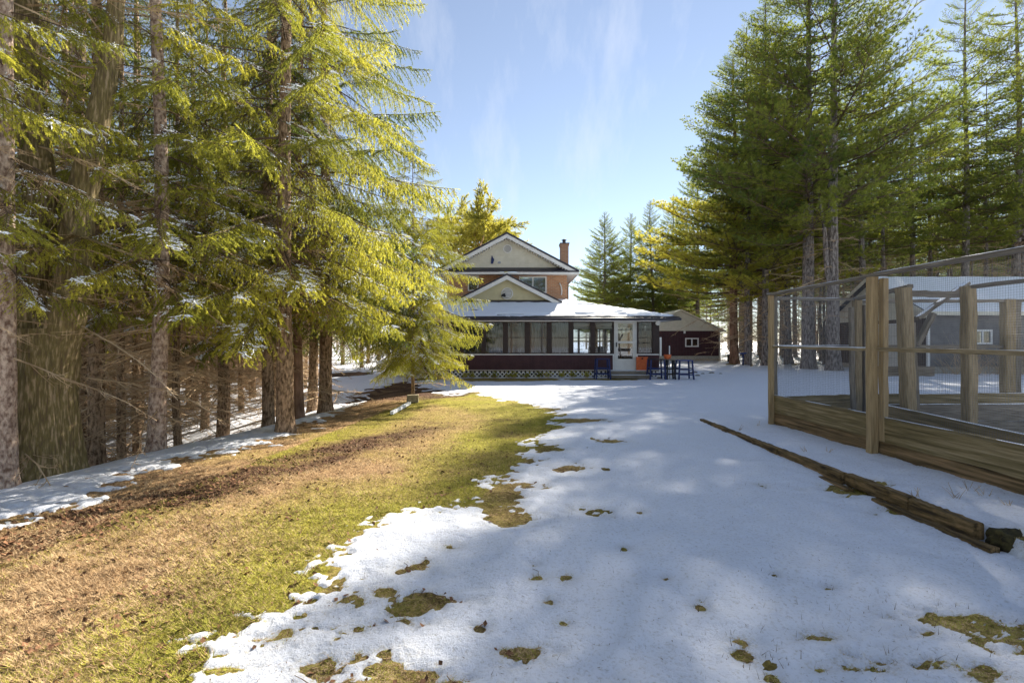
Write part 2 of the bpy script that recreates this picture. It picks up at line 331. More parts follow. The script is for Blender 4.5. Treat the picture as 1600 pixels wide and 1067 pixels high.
def snow_material():
    m = bpy.data.materials.new('snow'); m.use_nodes = True; t = m.node_tree; N = t.nodes.new; L = t.links.new; b = t.nodes['Principled BSDF']; b.inputs['Roughness'].default_value = .55; b.inputs['Specular IOR Level'].default_value = .25
    tc = N('ShaderNodeTexCoord')
    n1 = N('ShaderNodeTexNoise'); n1.inputs['Scale'].default_value = 3; n1.inputs['Detail'].default_value = 8; L(tc.outputs['Object'], n1.inputs[0])
    n2 = N('ShaderNodeTexNoise'); n2.inputs['Scale'].default_value = 45; n2.inputs['Detail'].default_value = 6; n2.inputs['Roughness'].default_value = .75; L(tc.outputs['Object'], n2.inputs[0])
    r = N('ShaderNodeValToRGB'); e = r.color_ramp.elements; e[0].position = .28; e[0].color = (.50, .48, .46, 1); e[1].position = .48; e[1].color = (.79, .81, .88, 1); L(n2.outputs[0], r.inputs[0])
    at_ = N('ShaderNodeAttribute'); at_.attribute_name = 'thin'
    x = N('ShaderNodeMix'); x.data_type = 'RGBA'; x.inputs[7].default_value = (.50, .45, .36, 1); L(r.outputs[0], x.inputs[6])
    mu = N('ShaderNodeMath'); mu.operation = 'MULTIPLY'; L(at_.outputs['Fac'], mu.inputs[0]); r2 = N('ShaderNodeMapRange'); r2.inputs[1].default_value = .45; r2.inputs[2].default_value = .65; L(n2.outputs[0], r2.inputs[0]); L(r2.outputs[0], mu.inputs[1]); L(mu.outputs[0], x.inputs[0])
    L(x.outputs[2], b.inputs['Base Color'])
    ad = N('ShaderNodeMath'); ad.operation = 'MULTIPLY_ADD'; ad.inputs[1].default_value = .35; L(n2.outputs[0], ad.inputs[0]); L(n1.outputs[0], ad.inputs[2])
    bp = N('ShaderNodeBump'); bp.inputs['Strength'].default_value = .8; bp.inputs['Distance'].default_value = .05; L(ad.outputs[0], bp.inputs['Height']); L(bp.outputs[0], b.inputs['Normal'])
    return m
me = mesh_from('ground', np.stack([xx, yy, Zg], 1), Q, [ground_material()], smooth=True)
for nm, arr in (('green', greenness(xx, yy)), ('litter_and_shade', litter_and_shade(xx, yy))):
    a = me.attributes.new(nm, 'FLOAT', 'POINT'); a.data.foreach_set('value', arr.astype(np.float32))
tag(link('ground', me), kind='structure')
th = np.clip(MASK*.16, -.04, .012)+np.clip(MASK-.07, 0, .5)*.05
foot = 0
for fx, fy in [(1.25+.2*(k % 2)+.12*math.sin(k*.6), 2.3+.58*k) for k in range(16)]+[(2.6-.16*k+.1*(k % 2), 3.2+.5*k) for k in range(9)]:
    foot = foot-.022*np.exp(-(((xx-fx)/.09)**2+((yy-fy)/.16)**2))
rough_ = -.022*fbm(xx*24, yy*24, 4, 47)*nearf+.035*fbm(xx*1.6, yy*1.6, 4, 71)+.012*fbm(xx*9, yy*9, 3, 75)*nearf+foot
Zs = Zg+th+np.where(MASK > 0, rough_*np.clip(MASK*6, 0, 1), 0)
keep = (MASK.ravel()[Q] > -.2).any(1)
used = np.zeros(len(xx), bool); used[Q[keep].ravel()] = True; rem = np.cumsum(used)-1
me = mesh_from('snow', np.stack([xx, yy, Zs], 1)[used], rem[Q[keep]], [snow_material()], smooth=True)
a = me.attributes.new('thin', 'FLOAT', 'POINT'); a.data.foreach_set('value', np.clip(1-MASK[used]*6, 0, 1).astype(np.float32))
tag(link('snow', me), kind='structure')

# grass blades, moss tufts, litter (real geometry, uncountable)
def tri_scatter(name, pts, z, ln, wd, rise, mats, mi, label):
    n = len(pts); a = rng.uniform(0, 2*np.pi, n); L_ = ln*rng.uniform(.5, 1.3, n); r_ = rise*rng.uniform(.2, 1.2, n)
    dx = np.cos(a); dy = np.sin(a); W = wd*rng.uniform(.6, 1.3, n)
    base = np.stack([pts[:, 0], pts[:, 1], z], 1)
    sd = np.stack([-dy*W, dx*W, np.zeros(n)], 1); tip = base+np.stack([dx*L_*np.cos(r_), dy*L_*np.cos(r_), L_*np.sin(r_)], 1)
    V = np.stack([base-sd, base+sd, tip], 1).reshape(-1, 3); Fc = np.arange(3*n).reshape(-1, 3)
    return tag(link(name, mesh_from(name, V, Fc, mats, mi)), label, None, None, 'stuff')
def zat(x, y):
    nf = np.clip(1.2-y/14, 0, 1); return H(x, y)+.035*fbm(x*6, y*6, 4, 41)*nf+.030*fbm(x*24, y*24, 4, 47)*nf
n = 900000
t_ = rng.uniform(0, 1, n); y_ = 1.9*(11/1.9)**(t_**1.0); x_ = rng.uniform(-1.25, 1.15, n)*y_
mk = snowmask(x_, y_); ok = mk < .02
x_, y_ = x_[ok], y_[ok]; lt = litter_and_shade(x_, y_); ok = rng.uniform(0, 1, len(x_)) > lt*.8; x_, y_ = x_[ok][:300000], y_[ok][:300000]
g_ = greenness(x_, y_); mi = (rng.uniform(0, 1, len(x_)) < g_*.85).astype(int)
mi = np.where(rng.uniform(0, 1, len(x_)) < .12, 2, mi)
M_gt = mat('dry_grass', (.42, .27, .14), (.66, .47, .26), 3, .9, coord='Object'); M_gg = mat('green_grass', (.24, .23, .03), (.50, .46, .07), 3, .9, coord='Object'); M_gb = mat('brown_grass', (.09, .05, .026), (.2, .12, .06), 3, .9)
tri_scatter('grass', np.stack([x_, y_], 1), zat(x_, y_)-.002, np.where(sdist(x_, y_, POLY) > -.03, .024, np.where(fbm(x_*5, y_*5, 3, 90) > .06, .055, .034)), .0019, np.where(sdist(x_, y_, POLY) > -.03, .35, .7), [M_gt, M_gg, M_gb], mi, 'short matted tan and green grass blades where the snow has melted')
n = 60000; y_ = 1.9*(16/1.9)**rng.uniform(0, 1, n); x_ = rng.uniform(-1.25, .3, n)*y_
ok = (snowmask(x_, y_) < .05) & ((sdist(x_, y_, POLY) < 0) | (rng.uniform(0, 1, n) < .12)) & (rng.uniform(0, 1, n) < np.maximum(litter_and_shade(x_, y_)*.75, .05)); x_, y_ = x_[ok][:22000], y_[ok][:22000]
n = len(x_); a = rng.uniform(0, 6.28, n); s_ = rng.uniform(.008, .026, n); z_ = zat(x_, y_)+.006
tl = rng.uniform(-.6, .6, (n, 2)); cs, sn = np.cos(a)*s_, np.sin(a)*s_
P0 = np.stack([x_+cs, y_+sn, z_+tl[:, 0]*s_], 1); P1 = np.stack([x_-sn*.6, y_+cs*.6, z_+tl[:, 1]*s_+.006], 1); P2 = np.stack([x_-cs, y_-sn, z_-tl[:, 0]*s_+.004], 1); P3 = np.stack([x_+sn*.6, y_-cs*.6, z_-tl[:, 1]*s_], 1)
tag(link('fallen_leaves', mesh_from('fallen_leaves', np.stack([P0, P1, P2, P3], 1).reshape(-1, 3), np.arange(4*n).reshape(-1, 4), [M_leafb])), 'scattered dead brown leaves and bark bits on the bare ground, denser along the painted shadow streak', None, None, 'stuff')
n = 26000; y_ = 1.9*(14/1.9)**rng.uniform(0, 1, n); x_ = rng.uniform(-.7, 1.15, n)*y_; ok = (snowmask(x_, y_) > .02) & (rng.uniform(0, 1, n) < .03+2.2*np.clip(fbm(x_*.9, y_*.9, 4, 91)-.05, 0, 1)**1.2); x_, y_ = x_[ok], y_[ok]
mk_ = snowmask(x_, y_); zz_ = H(x_, y_)+.035*fbm(x_*6, y_*6, 4, 41)*np.clip(1.2-y_/14, 0, 1)+np.clip(mk_*.16, -.04, .012)+np.clip(mk_-.07, 0, .5)*.05+.035*fbm(x_*1.6, y_*1.6, 4, 71)*np.clip(mk_*6, 0, 1)
tri_scatter('needle_litter', np.stack([x_, y_], 1), zz_+.004, .018, .0022, .12, [M_gb], None, 'fallen needles and bark crumbs speckling the snow')
tw = []; rt = np.random.default_rng(77)
for k in range(420):
    y0 = 2*(10/2)**rt.uniform(); x0 = rt.uniform(-1.2, .2)*y0
    if snowmask(np.array([x0]), np.array([y0]))[0] > .02: continue
    a = rt.uniform(0, 3.14); l = rt.uniform(.04, .16); z0 = float(zat(np.array([x0]), np.array([y0]))[0])+.012; b_ = rt.normal(0, .2)
    tw.append((np.array([[x0, y0, z0], [x0+math.cos(a)*l*.5, y0+math.sin(a)*l*.5, z0+.008], [x0+math.cos(a+b_)*l, y0+math.sin(a+b_)*l, z0]]), .0028, .0014))
n = 4200; y_ = 2*(12/2)**rng.uniform(0, 1, n); x_ = rng.uniform(-.5, 1.1, n)*y_; ok = snowmask(x_, y_) > .03; clump = fbm(x_*1.5, y_*1.5, 3, 88) > .02; ok &= clump; x_, y_ = x_[ok], y_[ok]
tri_scatter('stubble', np.stack([x_, y_], 1), zat(x_, y_)+.008, .05, .0016, 1.2, [M_gb], None, 'dry grass stalks poking up through the snow')

TWIGS = tw
# ---------------------------------------------------------------- tree building blocks (triangle arrays)
def tubes(polys, k=3):
    """list of (pts (n,3), r0, r1) -> V,F"""
    Vs, Fs, o = [], [], 0
    for pts, r0, r1 in polys:
        pts = np.asarray(pts, float); n = len(pts); d = np.gradient(pts, axis=0); d /= np.linalg.norm(d, axis=1)[:, None]+1e-9
        u = np.where(np.abs(d[:, 2:3]) < .9, [[0, 0, 1.]], [[1., 0, 0]]); a = np.cross(d, u); a /= np.linalg.norm(a, axis=1)[:, None]+1e-9; b = np.cross(a, d)
        r = np.linspace(r0, r1, n)[:, None, None]; th = np.arange(k)*2*np.pi/k
        ring = pts[:, None, :]+r*(a[:, None, :]*np.cos(th)[None, :, None]+b[:, None, :]*np.sin(th)[None, :, None])
        Vs.append(ring.reshape(-1, 3)); i = (np.arange(n-1)[:, None]*k+np.arange(k)[None, :]).ravel(); j = (np.arange(n-1)[:, None]*k+((np.arange(k)+1) % k)[None, :]).ravel()
        Fs.append(np.concatenate([np.stack([i, j, j+k], 1), np.stack([i, j+k, i+k], 1)])+o); o += n*k
    return np.concatenate(Vs), np.concatenate(Fs)
def needles(P, D, Ln, k, nl, nw, ang, r):
    n = len(P); P = np.repeat(P, k, 0); D = np.repeat(D, k, 0); Ln = np.repeat(Ln, k); t = r.uniform(0, 1, n*k)
    q = r.normal(size=(n*k, 3)); q -= D*(q*D).sum(1)[:, None]; q /= np.linalg.norm(q, axis=1)[:, None]+1e-9
    al = ang*r.uniform(.6, 1.2, n*k); dr = D*np.cos(al)[:, None]+q*np.sin(al)[:, None]
    base = P+D*(Ln*t)[:, None]; s = np.cross(dr, r.normal(size=(n*k, 3))); s /= np.linalg.norm(s, axis=1)[:, None]+1e-9
    L_ = nl*r.uniform(.7, 1.2, n*k)
    V = np.stack([base-s*nw, base+s*nw, base+dr*L_[:, None]], 1).reshape(-1, 3)
    return V, np.arange(3*n*k).reshape(-1, 3)
def join(parts):
    """parts: (V,F,mi)"""
    Vs, Fs, Ms, o = [], [], [], 0
    for V, Fc, m in parts:
        Vs.append(V); Fs.append(Fc+o); Ms.append(np.full(len(Fc), m) if np.isscalar(m) else m); o += len(V)
    return np.concatenate(Vs), np.concatenate(Fs), np.concatenate(Ms)
def nrm(v): return v/(np.linalg.norm(v)+1e-9)
def spruce_branch(seed, hi=True, snow=0.3, Lb=3.0, hang=.55, bare=.28):
    r = np.random.default_rng(seed); n = 9; t = np.linspace(0, 1, n)
    wob = np.cumsum(r.normal(0, .035, n)); main = np.stack([Lb*t, wob*t, Lb*(.06*t-.36*t**2+.22*t**3)], 1)
    polys = [(main, .022, .005)]; TP, TD, TL = [], [], []; snowp = []
    at_ = lambda q: np.array([np.interp(q, t, main[:, i]) for i in range(3)])
    step = .062 if hi else .14; s = .3*1; side = 1
    while s < Lb:
        q = s/Lb; p = at_(q); d = nrm(at_(min(q+.03, 1))-at_(q-.03)); side = -side
        l2 = (.86*min(1, q/.3)*(1-q)**.62+.10)*r.uniform(.6, 1.15)*Lb/3
        lat = np.array([-d[1], d[0], 0])*side; d2 = nrm(d*r.uniform(.45, .75)+lat*.8+np.array([0, 0, -.25+r.normal(0, .12)]))
        m = 5; u = np.linspace(0, 1, m); sec = p+d2*l2*u[:, None]+np.array([0, 0, -1])*(hang*.55*l2*u**1.6)[:, None]
        polys.append((sec, .006, .0025))
        live = q > bare*r.uniform(.6, 1.3)
        st = .055 if hi else .11; a = .04; sd = 1
        while a < l2:
            ua = a/l2; pp = np.array([np.interp(ua, u, sec[:, i]) for i in range(3)]); dd = nrm(np.array([np.interp(min(1, ua+.1), u, sec[:, i])-np.interp(ua-.1 if ua > .1 else 0, u, sec[:, i]) for i in range(3)]))
            sd = -sd; lt = np.array([-dd[1], dd[0], 0])*sd; d3 = nrm(dd*.7+lt*r.uniform(.5, .9)+np.array([0, 0, -hang*r.uniform(.3, 1.5)])); l3 = r.uniform(.07, .20)*(1.05-.5*ua)
            if live and (q > .45 or ua > .25):
                TP.append(pp); TD.append(d3); TL.append(l3); TP.append(pp); TD.append(dd); TL.append(st*1.1)
            elif r.uniform() < .6: polys.append((np.stack([pp, pp+d3*l3*1.3]), .002, .001))
            a += st*r.uniform(.8, 1.25)
        if live and r.uniform() < snow:
            snowp.append((sec[1:4]+np.array([0, 0, .012]), .018*r.uniform(.6, 1.3)))
        s += step*r.uniform(.75, 1.3)
    for q in np.linspace(.5, 1, 14): TP.append(at_(q)); TD.append(nrm(at_(min(1, q+.05))-at_(q-.05))); TL.append(Lb*.04)
    TP, TD, TL = map(np.array, (TP, TD, TL))
    k, nl, nw = (24, .032, .0040) if hi else (12, .05, .012)
    parts = [(*tubes(polys), 0), (*needles(TP, TD, TL, k, nl, nw, .75, r), 1)]
    if snowp:
        A_ = np.concatenate([p_[:-1] for p_, q_ in snowp]); B_ = np.concatenate([p_[1:]-p_[:-1] for p_, q_ in snowp]); l_ = np.linalg.norm(B_, axis=1)
        A_ = np.repeat(A_, 6, 0); B_ = np.repeat(B_/l_[:, None], 6, 0); l_ = np.repeat(l_, 6); off = r.normal(0, .022, (len(A_), 3)); off[:, 2] = np.abs(off[:, 2])*.4+.008
        parts.append((*needles(A_+off, B_*[1, 1, .4]+r.normal(0, .5, A_.shape)*[1, 1, .3], l_, 5, .034, .0075, .5, r), 2))
    return join(parts)
def pine_branch(seed, hi=True, Lb=4.0, snow=0):
    r = np.random.default_rng(seed); n = 8; t = np.linspace(0, 1, n)
    main = np.stack([Lb*t, np.cumsum(r.normal(0, .07, n))*t, Lb*(-.10*t+.20*t**2.2)+np.cumsum(r.normal(0, .03, n))*t], 1)
    polys = [(main, .045, .008)]; TP, TD, TL = [], [], []
    at_ = lambda q: np.array([np.interp(q, t, main[:, i]) for i in range(3)])
    s = Lb*.22; side = 1
    while s < Lb:
        q = s/Lb; p = at_(q); d = nrm(at_(min(q+.05, 1))-at_(q-.05)); side = -side
        l2 = Lb*(.30*min(1, q/.35)*(1-q)**.5+.07)*r.uniform(.6, 1.25); lat = np.array([-d[1], d[0], 0])*side
        d2 = nrm(d*.75+lat*r.uniform(.5, .9)+np.array([0, 0, .10+r.normal(0, .12)])); m = 4; u = np.linspace(0, 1, m)
        sec = p+d2*l2*u[:, None]+np.array([0, 0, 1])*(.10*l2*u**2)[:, None]; polys.append((sec, .013, .004))
        a = l2*.25; sd = 1
        while a < l2*1.02:
            ua = min(1, a/l2); pp = np.array([np.interp(ua, u, sec[:, i]) for i in range(3)]); sd = -sd
            lt = np.array([-d2[1], d2[0], 0])*sd; d3 = nrm(d2*.8+lt*r.uniform(.3, .9)+np.array([0, 0, r.uniform(-.05, .45)])); l3 = r.uniform(.10, .34)
            polys.append((np.stack([pp, pp+d3*l3]), .004, .002)); TP.append(pp+d3*l3*.55); TD.append(d3); TL.append(l3*.45)
            a += (.11 if hi else .2)*r.uniform(.7, 1.3)
        s += (.17 if hi else .3)*r.uniform(.7, 1.3)
    TP.append(at_(.95)); TD.append(nrm(at_(1)-at_(.9))); TL.append(.2)
    TP, TD, TL = map(np.array, (TP, TD, TL))
    k, nl, nw = (36, .135, .0066) if hi else (16, .20, .019)
    return join([(*tubes(polys), 0), (*needles(TP, TD, TL, k, nl, nw, .85, r), 1)])
def dead_branch(seed, Lb=1.6, dense=14):
    r = np.random.default_rng(seed); n = 6; t = np.linspace(0, 1, n)
    main = np.stack([Lb*t, np.cumsum(r.normal(0, .04, n)), -Lb*.22*t**1.5+np.cumsum(r.normal(0, .03, n))*t], 1); polys = [(main, .011, .003)]
    for i in range(dense):
        q = r.uniform(.1, .97); p = np.array([np.interp(q, t, main[:, j]) for j in range(3)]); l = r.uniform(.15, .6)*Lb*.45*(1.15-q)
        d = nrm(np.array([r.uniform(.3, 1), r.choice([-1, 1])*r.uniform(.3, 1), r.uniform(-.6, .15)])); sec = np.stack([p, p+d*l*.5+[0, 0, -.02], p+d*l+[0, 0, -.09*l]]); polys.append((sec, .0045, .0022))
        for _ in range(3):
            w_ = r.uniform(.3, 1); pp = p+d*l*w_; e = nrm(d+r.normal(0, .6, 3)); polys.append((np.stack([pp, pp+e*l*.35]), .0025, .001))
    V, Fc = tubes(polys); return V, Fc, np.zeros(len(Fc), int)
def place(B, loc, az, pitch, sc, roll=0):
    """transform a (V,F,M) triple"""
    Mx = Matrix.Translation(loc) @ Matrix.Rotation(az, 4, 'Z') @ Matrix.Rotation(-pitch, 4, 'Y') @ Matrix.Rotation(roll, 4, 'X') @ Matrix.Scale(sc, 4)
    A = np.array(Mx); return B[0]@A[:3, :3].T+A[:3, 3], B[1], B[2]
def trunk_mesh(name, pts, rads, m, k=20, rings=60, amp=.05, flare=.5, fr=9, seed=0):
    pts = np.array(pts, float); cum = np.concatenate([[0], np.cumsum(np.linalg.norm(np.diff(pts, axis=0), axis=1))]); s = np.linspace(0, cum[-1], rings)
    C = np.stack([np.interp(s, cum, pts[:, i]) for i in range(3)], 1); r = np.interp(s, cum, rads); th = np.arange(k)*2*np.pi/k
    r = r*(1+flare*np.exp(-s/(rads[0]*1.6)))
    T, Z = np.meshgrid(th, s)
    nz_ = fbm(np.cos(T)*fr/3+seed, Z*1.1+np.sin(T)*fr/3, 4, seed)*amp*4+fbm(np.cos(T)*fr, Z*3+np.sin(T)*fr, 3, seed+5)*amp*3
    lob = flare*.35*np.exp(-Z/(rads[0]*2))*np.cos(T*5+seed)
    RR = r[:, None]*(1+nz_+lob)
    V = np.stack([C[:, 0:1]+RR*np.cos(T), C[:, 1:2]+RR*np.sin(T), np.repeat(C[:, 2:3], k, 1)], 2).reshape(-1, 3)
    i = np.arange(rings-1)[:, None]*k; j = np.arange(k)[None, :]; a = (i+j).ravel(); b = (i+(j+1) % k).ravel()
    return mesh_from(name, V, np.stack([a, b, b+k, a+k], 1), [m], smooth=True)

SB = [mesh_from('branch', *spruce_branch(100+i, True, .22)[:2], [M_twigL, M_spruce, M_snowc], None) for i in range(0)]
def bmesh_of(B, mats, name='branch'): return mesh_from(name, B[0], B[1], mats, B[2])
SPB = [spruce_branch(100+i, True, .10 if i % 2 else .3, hang=.7+.25*(i % 3)) for i in range(5)]
SPR = [bmesh_of(b, [M_twigL, M_spruce, M_snowc]) for b in SPB]
SPD = [bmesh_of(b, [M_twigL, M_spruceD, M_snowc]) for b in SPB]
DEAD = [dead_branch(300+i, 1.5, 16) for i in range(5)]
DEADM = [bmesh_of(b, [M_twig], 'dead_branch') for b in DEAD]
PNB = [pine_branch(400+i) for i in range(4)]
PINE = [bmesh_of(b, [M_twigL, M_pine]) for b in PNB]
PINESUN = [bmesh_of(b, [M_twigL, M_pineSun]) for b in PNB]

def branch_obj(parent, me, z, off, az, pitch, sc, name='branch', roll=0):
    o = link(name, me, parent); o.location = (off[0], off[1], z); o.rotation_euler = (Matrix.Rotation(az, 3, 'Z') @ Matrix.Rotation(-pitch, 3, 'Y') @ Matrix.Rotation(roll, 3, 'X')).to_euler(); o.scale = (sc, sc, sc)
    return o
def spruce(x, y, ht, r0, zb, rad, nb, label, mats=SPR, bark=M_bark, ndead=24, bend=.1, seed=0, zmax=None, az_skip=None, group=None, tipz=None, name='spruce_tree', deadlo=.6):
    r = random.Random(seed); z0 = h(x, y); t = empty(name, (x, y, z0-.05)); tag(t, label, 'tree', group)
    bx = r.uniform(-bend, bend); by = r.uniform(-bend, bend); ax = lambda z: (bx*math.sin(z*.5)*.6, by*math.sin(z*.45)*.6)
    zs = [i*ht/12 for i in range(13)]; link('trunk', trunk_mesh('trunk', [(*ax(z), z) for z in zs], [r0*(1-.93*z/ht) for z in zs], bark, 20, 90, .05, .35, seed=seed), t)
    zmax = zmax or ht; az = r.uniform(0, 6); nb = int(nb*1.6)
    for i in range(nb):
        f = (i+r.random()*.7)/nb; z = zb+(zmax-zb)*f**1.35; az += 2.4+r.uniform(-.35, .35)
        if az_skip and az_skip(z, az): continue
        prof = max(.08, (1-(z/ht))**.75)*min(1, .72+.28*(z-zb)/1.5)
        L_ = rad*prof*r.uniform(.72, 1.12); branch_obj(t, r.choice(mats), z, ax(z), az, R(10)-R(34)*(1-z/ht)+r.uniform(-.12, .12), L_/3.0, roll=r.uniform(-.25, .25))
    ndead = int(ndead*1.8)
    for i in range(ndead):
        z = deadlo+(zb+1.5-deadlo)*(i+r.random())/ndead; branch_obj(t, r.choice(DEADM), z, ax(z), r.uniform(0, 6.28), r.uniform(-.35, .15), r.uniform(.5, 1.1), 'dead_branch')
    return t
def pine(x, y, ht, r0, zb, rad, nb, label, bark=M_barkP, mats=None, seed=0, low=None, ndead=24, group=None, shape=None, lean=0):
    r = random.Random(seed); z0 = h(x, y); t = empty('pine_tree', (x, y, z0-.05)); tag(t, label, 'tree', group)
    bx, by = r.uniform(-.15, .15), r.uniform(-.15, .15); ax = lambda z: (bx*math.sin(z*.35)+lean*z, by*math.sin(z*.3))
    zs = [i*ht/12 for i in range(13)]; link('trunk', trunk_mesh('trunk', [(*ax(z), z) for z in zs], [r0*(1-.85*z/ht) for z in zs], bark, 16, 70, .05, .3, seed=seed), t)
    az = r.uniform(0, 6); shape = shape or (lambda f: (1-f)**.6*min(1, .75+f*1.2)+.08); nb = int(nb*1.6)
    for i in range(nb):
        f = (i+r.random())/nb; z = zb+(ht-zb)*f; az += 2.4+r.uniform(-.5, .5)
        L_ = rad*shape(f)*r.uniform(.65, 1.15)
        ms = mats if mats else PINE
        if low and f < low and r.random() < .75: ms = PINESUN  # low boughs take the needles with sunlight in their colour
        branch_obj(t, r.choice(ms), z, ax(z), az, R(-6)+R(38)*f**1.3+r.uniform(-.12, .12), L_/4.0)
    for i in range(ndead):
        z = zb*.35+(zb*.75)*(i+r.random())/ndead; branch_obj(t, r.choice(DEADM), z, ax(z), r.uniform(0, 6.28), r.uniform(-.2, .25), r.uniform(1.0, 2.2), 'dead_branch')
    return t
V, Fc = tubes(TWIGS); tag(link('twigs', mesh_from('twigs', V, Fc, [M_gb])), 'small fallen twigs scattered over the bare lawn', None, None, 'stuff')
# ================================================================ THE HOUSE
H_ = empty('house', (-.25, 23.7, 0)); tag(H_, 'orange brick two storey house with dark roof and long maroon screened porch', 'house')
def hb(mb, name, mats, bevel=0, parent=H_):
    """build in world coords, then parent keeping place"""
    o = mb.build(name, mats, parent, bevel); root = parent
    while root.parent: root = root.parent
    if parent is root: o.location = -Vector(root.location)
    return o
WX0, WX1, WY = -3.35, 2.83, 23.7
def wallbox(mb, x0, x1, y, z0, z1, holes, t=.22):
    """front wall (facing -y) with rectangular holes (x0,x1,z0,z1)"""
    holes = sorted(holes); cur = x0
    for a, b, c, d in holes:
        if a > cur: mb.box(cur, a, y, y+t, z0, z1)
        mb.box(a, b, y, y+t, z0, c); mb.box(a, b, y, y+t, d, z1); cur = b
    mb.box(cur, x1, y, y+t, z0, z1)
def X30(px): return (px-800)/F*WY
def Z30(py): return EYE+(533.5-py)/F*WY
wn = [(X30(731), X30(748), Z30(455), Z30(431)), (X30(811), X30(854), Z30(458), Z30(432))]
lowwin = [(-2.9, -1.7, 1.0, 2.4), (-.9, .5, .4, 2.4)]
m = MB(); wallbox(m, WX0, WX1, WY, 0, 2.6, lowwin); wallbox(m, WX0, WX1, WY, 2.6, 5.05, wn); m.box(WX0, WX0+.22, WY+.22, 33, 0, 5.05); m.box(WX1-.22, WX1, WY+.22, 33, 0, 5.05); m.box(WX0, WX1, 33, 33.2, 0, 5.05)
hb(m, 'brick_wall', M_brick)
m = MB(); m.box(WX0+.22, WX1-.22, WY+1.6, WY+1.7, 0, 5.05); hb(m, 'inner_wall', mat('dark_interior', (.05, .045, .04)))
def window(x0, x1, z0, z1, y, fw=.06, cols=1, rows=1, fm=M_white, gm=M_glass, name='window', depth=.08, parent=H_, rowz=None, curtain=None, axis='y'):
    root = parent; e = empty(name, (0, 0, 0)); e.parent = root
    e.location = Vector(((x0+x1)/2, y, z0))-root.location
    c = (x0+x1)/2; a, b = x0-c, x1-c; hh = z1-z0; m = MB()
    m.box(a, a+fw, -depth/2, depth/2, 0, hh); m.box(b-fw, b, -depth/2, depth/2, 0, hh); m.box(a+fw, b-fw, -depth/2, depth/2, 0, fw); m.box(a+fw, b-fw, -depth/2, depth/2, hh-fw, hh)
    for i in range(1, cols): xc = a+(b-a)*i/cols; m.box(xc-fw/2, xc+fw/2, -depth/2+.01, depth/2-.01, fw, hh-fw)
    for i in range(1, rows): zc = rowz or hh*i/rows; m.box(a+fw, b-fw, -depth/2+.005, depth/2-.005, zc-fw*.4, zc+fw*.4)
    m.build('frame', fm, e)
    m = MB(); m.box(a+fw*.9, b-fw*.9, -.004, .004, fw*.9, hh-fw*.9); m.build('pane', gm, e)
    if curtain:
        m = MB(); n = 24; yb = .12
        for i in range(n):
            u0 = a+(b-a)*i/n; u1 = a+(b-a)*(i+1)/n; w0 = yb+.03*math.sin(i*1.3+x0); w1 = yb+.03*math.sin((i+1)*1.3+x0)
            if curtain == 'part' and .35 < (i+.5)/n < .62: continue
            m.face([(u0, w0, .03), (u1, w1, .03), (u1, w1, hh-.03), (u0, w0, hh-.03)]); m.sm[-1] = True
        m.build('curtain', M_curtain, e)
    return e
window(*wn[0][:2], *wn[0][2:], WY-.01, .06); window(*wn[1][:2], *wn[1][2:], WY-.01, .065, 2)
for wq in lowwin: window(*wq, WY-.01, .07, 2, 2)
# gable with lap siding, vent, rake boards, pent roof
AX, AZ, GY = -.26, 7.02, 23.55
def lap(mb, ax, az, hw, z0, y, step=.12, mi=0):
    z = z0
    while z < az-.03:
        z1 = min(z+step, az-.01); wz = lambda q: hw*(az-q)/(az-z0); a, b = wz(z), wz(z1)
        mb.face([(ax-a, y-.02, z), (ax+a, y-.02, z), (ax+b, y, z1), (ax-b, y, z1)], mi)
        mb.face([(ax-a, y, z), (ax+a, y, z), (ax+a, y-.02, z), (ax-a, y-.02, z)], mi); z = z1
m = MB(); lap(m, AX, 6.86, 3.2, 5.25, GY); m.face([(AX-3.2, GY+.3, 5.2), (AX+3.2, GY+.3, 5.2), (AX, GY+.3, 6.9)]); hb(m, 'gable_siding', M_cream)
slope = (AZ-5.12)/3.62
def roofpair(ax, az, hw, y0, y1, zl, name_, t, mt, drop=0):
    m = MB()
    for s in (-1, 1):
        q = [(ax, y0, az-drop), (ax, y1, az-drop), (ax+s*hw, y1, zl-drop), (ax+s*hw, y0, zl-drop)]
        if s > 0: q = q[::-1]
        m.slab(q, t)
    return hb(m, name_, mt)
roofpair(AX, AZ+.06, 3.62, 23.05, 33.6, 5.18, 'roof', .09, M_roofd)
m = MB()
for s in (-1, 1):
    m.slab([(AX, 23.08, AZ-.035), (AX, 23.14, AZ-.035), (AX+s*3.60, 23.14, 5.08), (AX+s*3.60, 23.08, 5.08)], .19)
    m.slab([(AX, 23.14, AZ-.09), (AX, GY+.1, AZ-.09), (AX+s*3.55, GY+.1, 5.03), (AX+s*3.55, 23.14, 5.03)], .02)
    for k in range(26):
        f = (k+.5)/26; m.box(AX+s*3.4*f-.03, AX+s*3.4*f+.03, 23.16, GY-.02, AZ-.20-f*1.9, AZ-.115-f*1.9)
hb(m, 'rake_board', M_white)
m = MB(); m.slab([(AX-3.6, 23.02, 5.12), (AX+3.6, 23.02, 5.12), (AX+3.3, GY+.04, 5.40), (AX-3.3, GY+.04, 5.40)], .05); hb(m, 'pent_roof', M_roofd)
m = MB(); m.box(AX-3.6, AX+3.6, 23.03, 23.09, 4.96, 5.06); m.box(AX-3.6, AX+3.6, 23.09, WY, 5.0, 5.03); m.box(WX1, AX+3.6, WY, 33.4, 5.0, 5.03); m.box(AX-3.6, WX0, WY, 33.4, 5.0, 5.03); m.box(AX+3.56, AX+3.62, 23.1, 33.4, 4.97, 5.1); hb(m, 'soffit', M_white)
def disc(mb, x, y, z, r_, t, k=20, mi=0):
    mb.tube([(x, y, z), (x, y-t, z)], [r_, r_], k, mi)
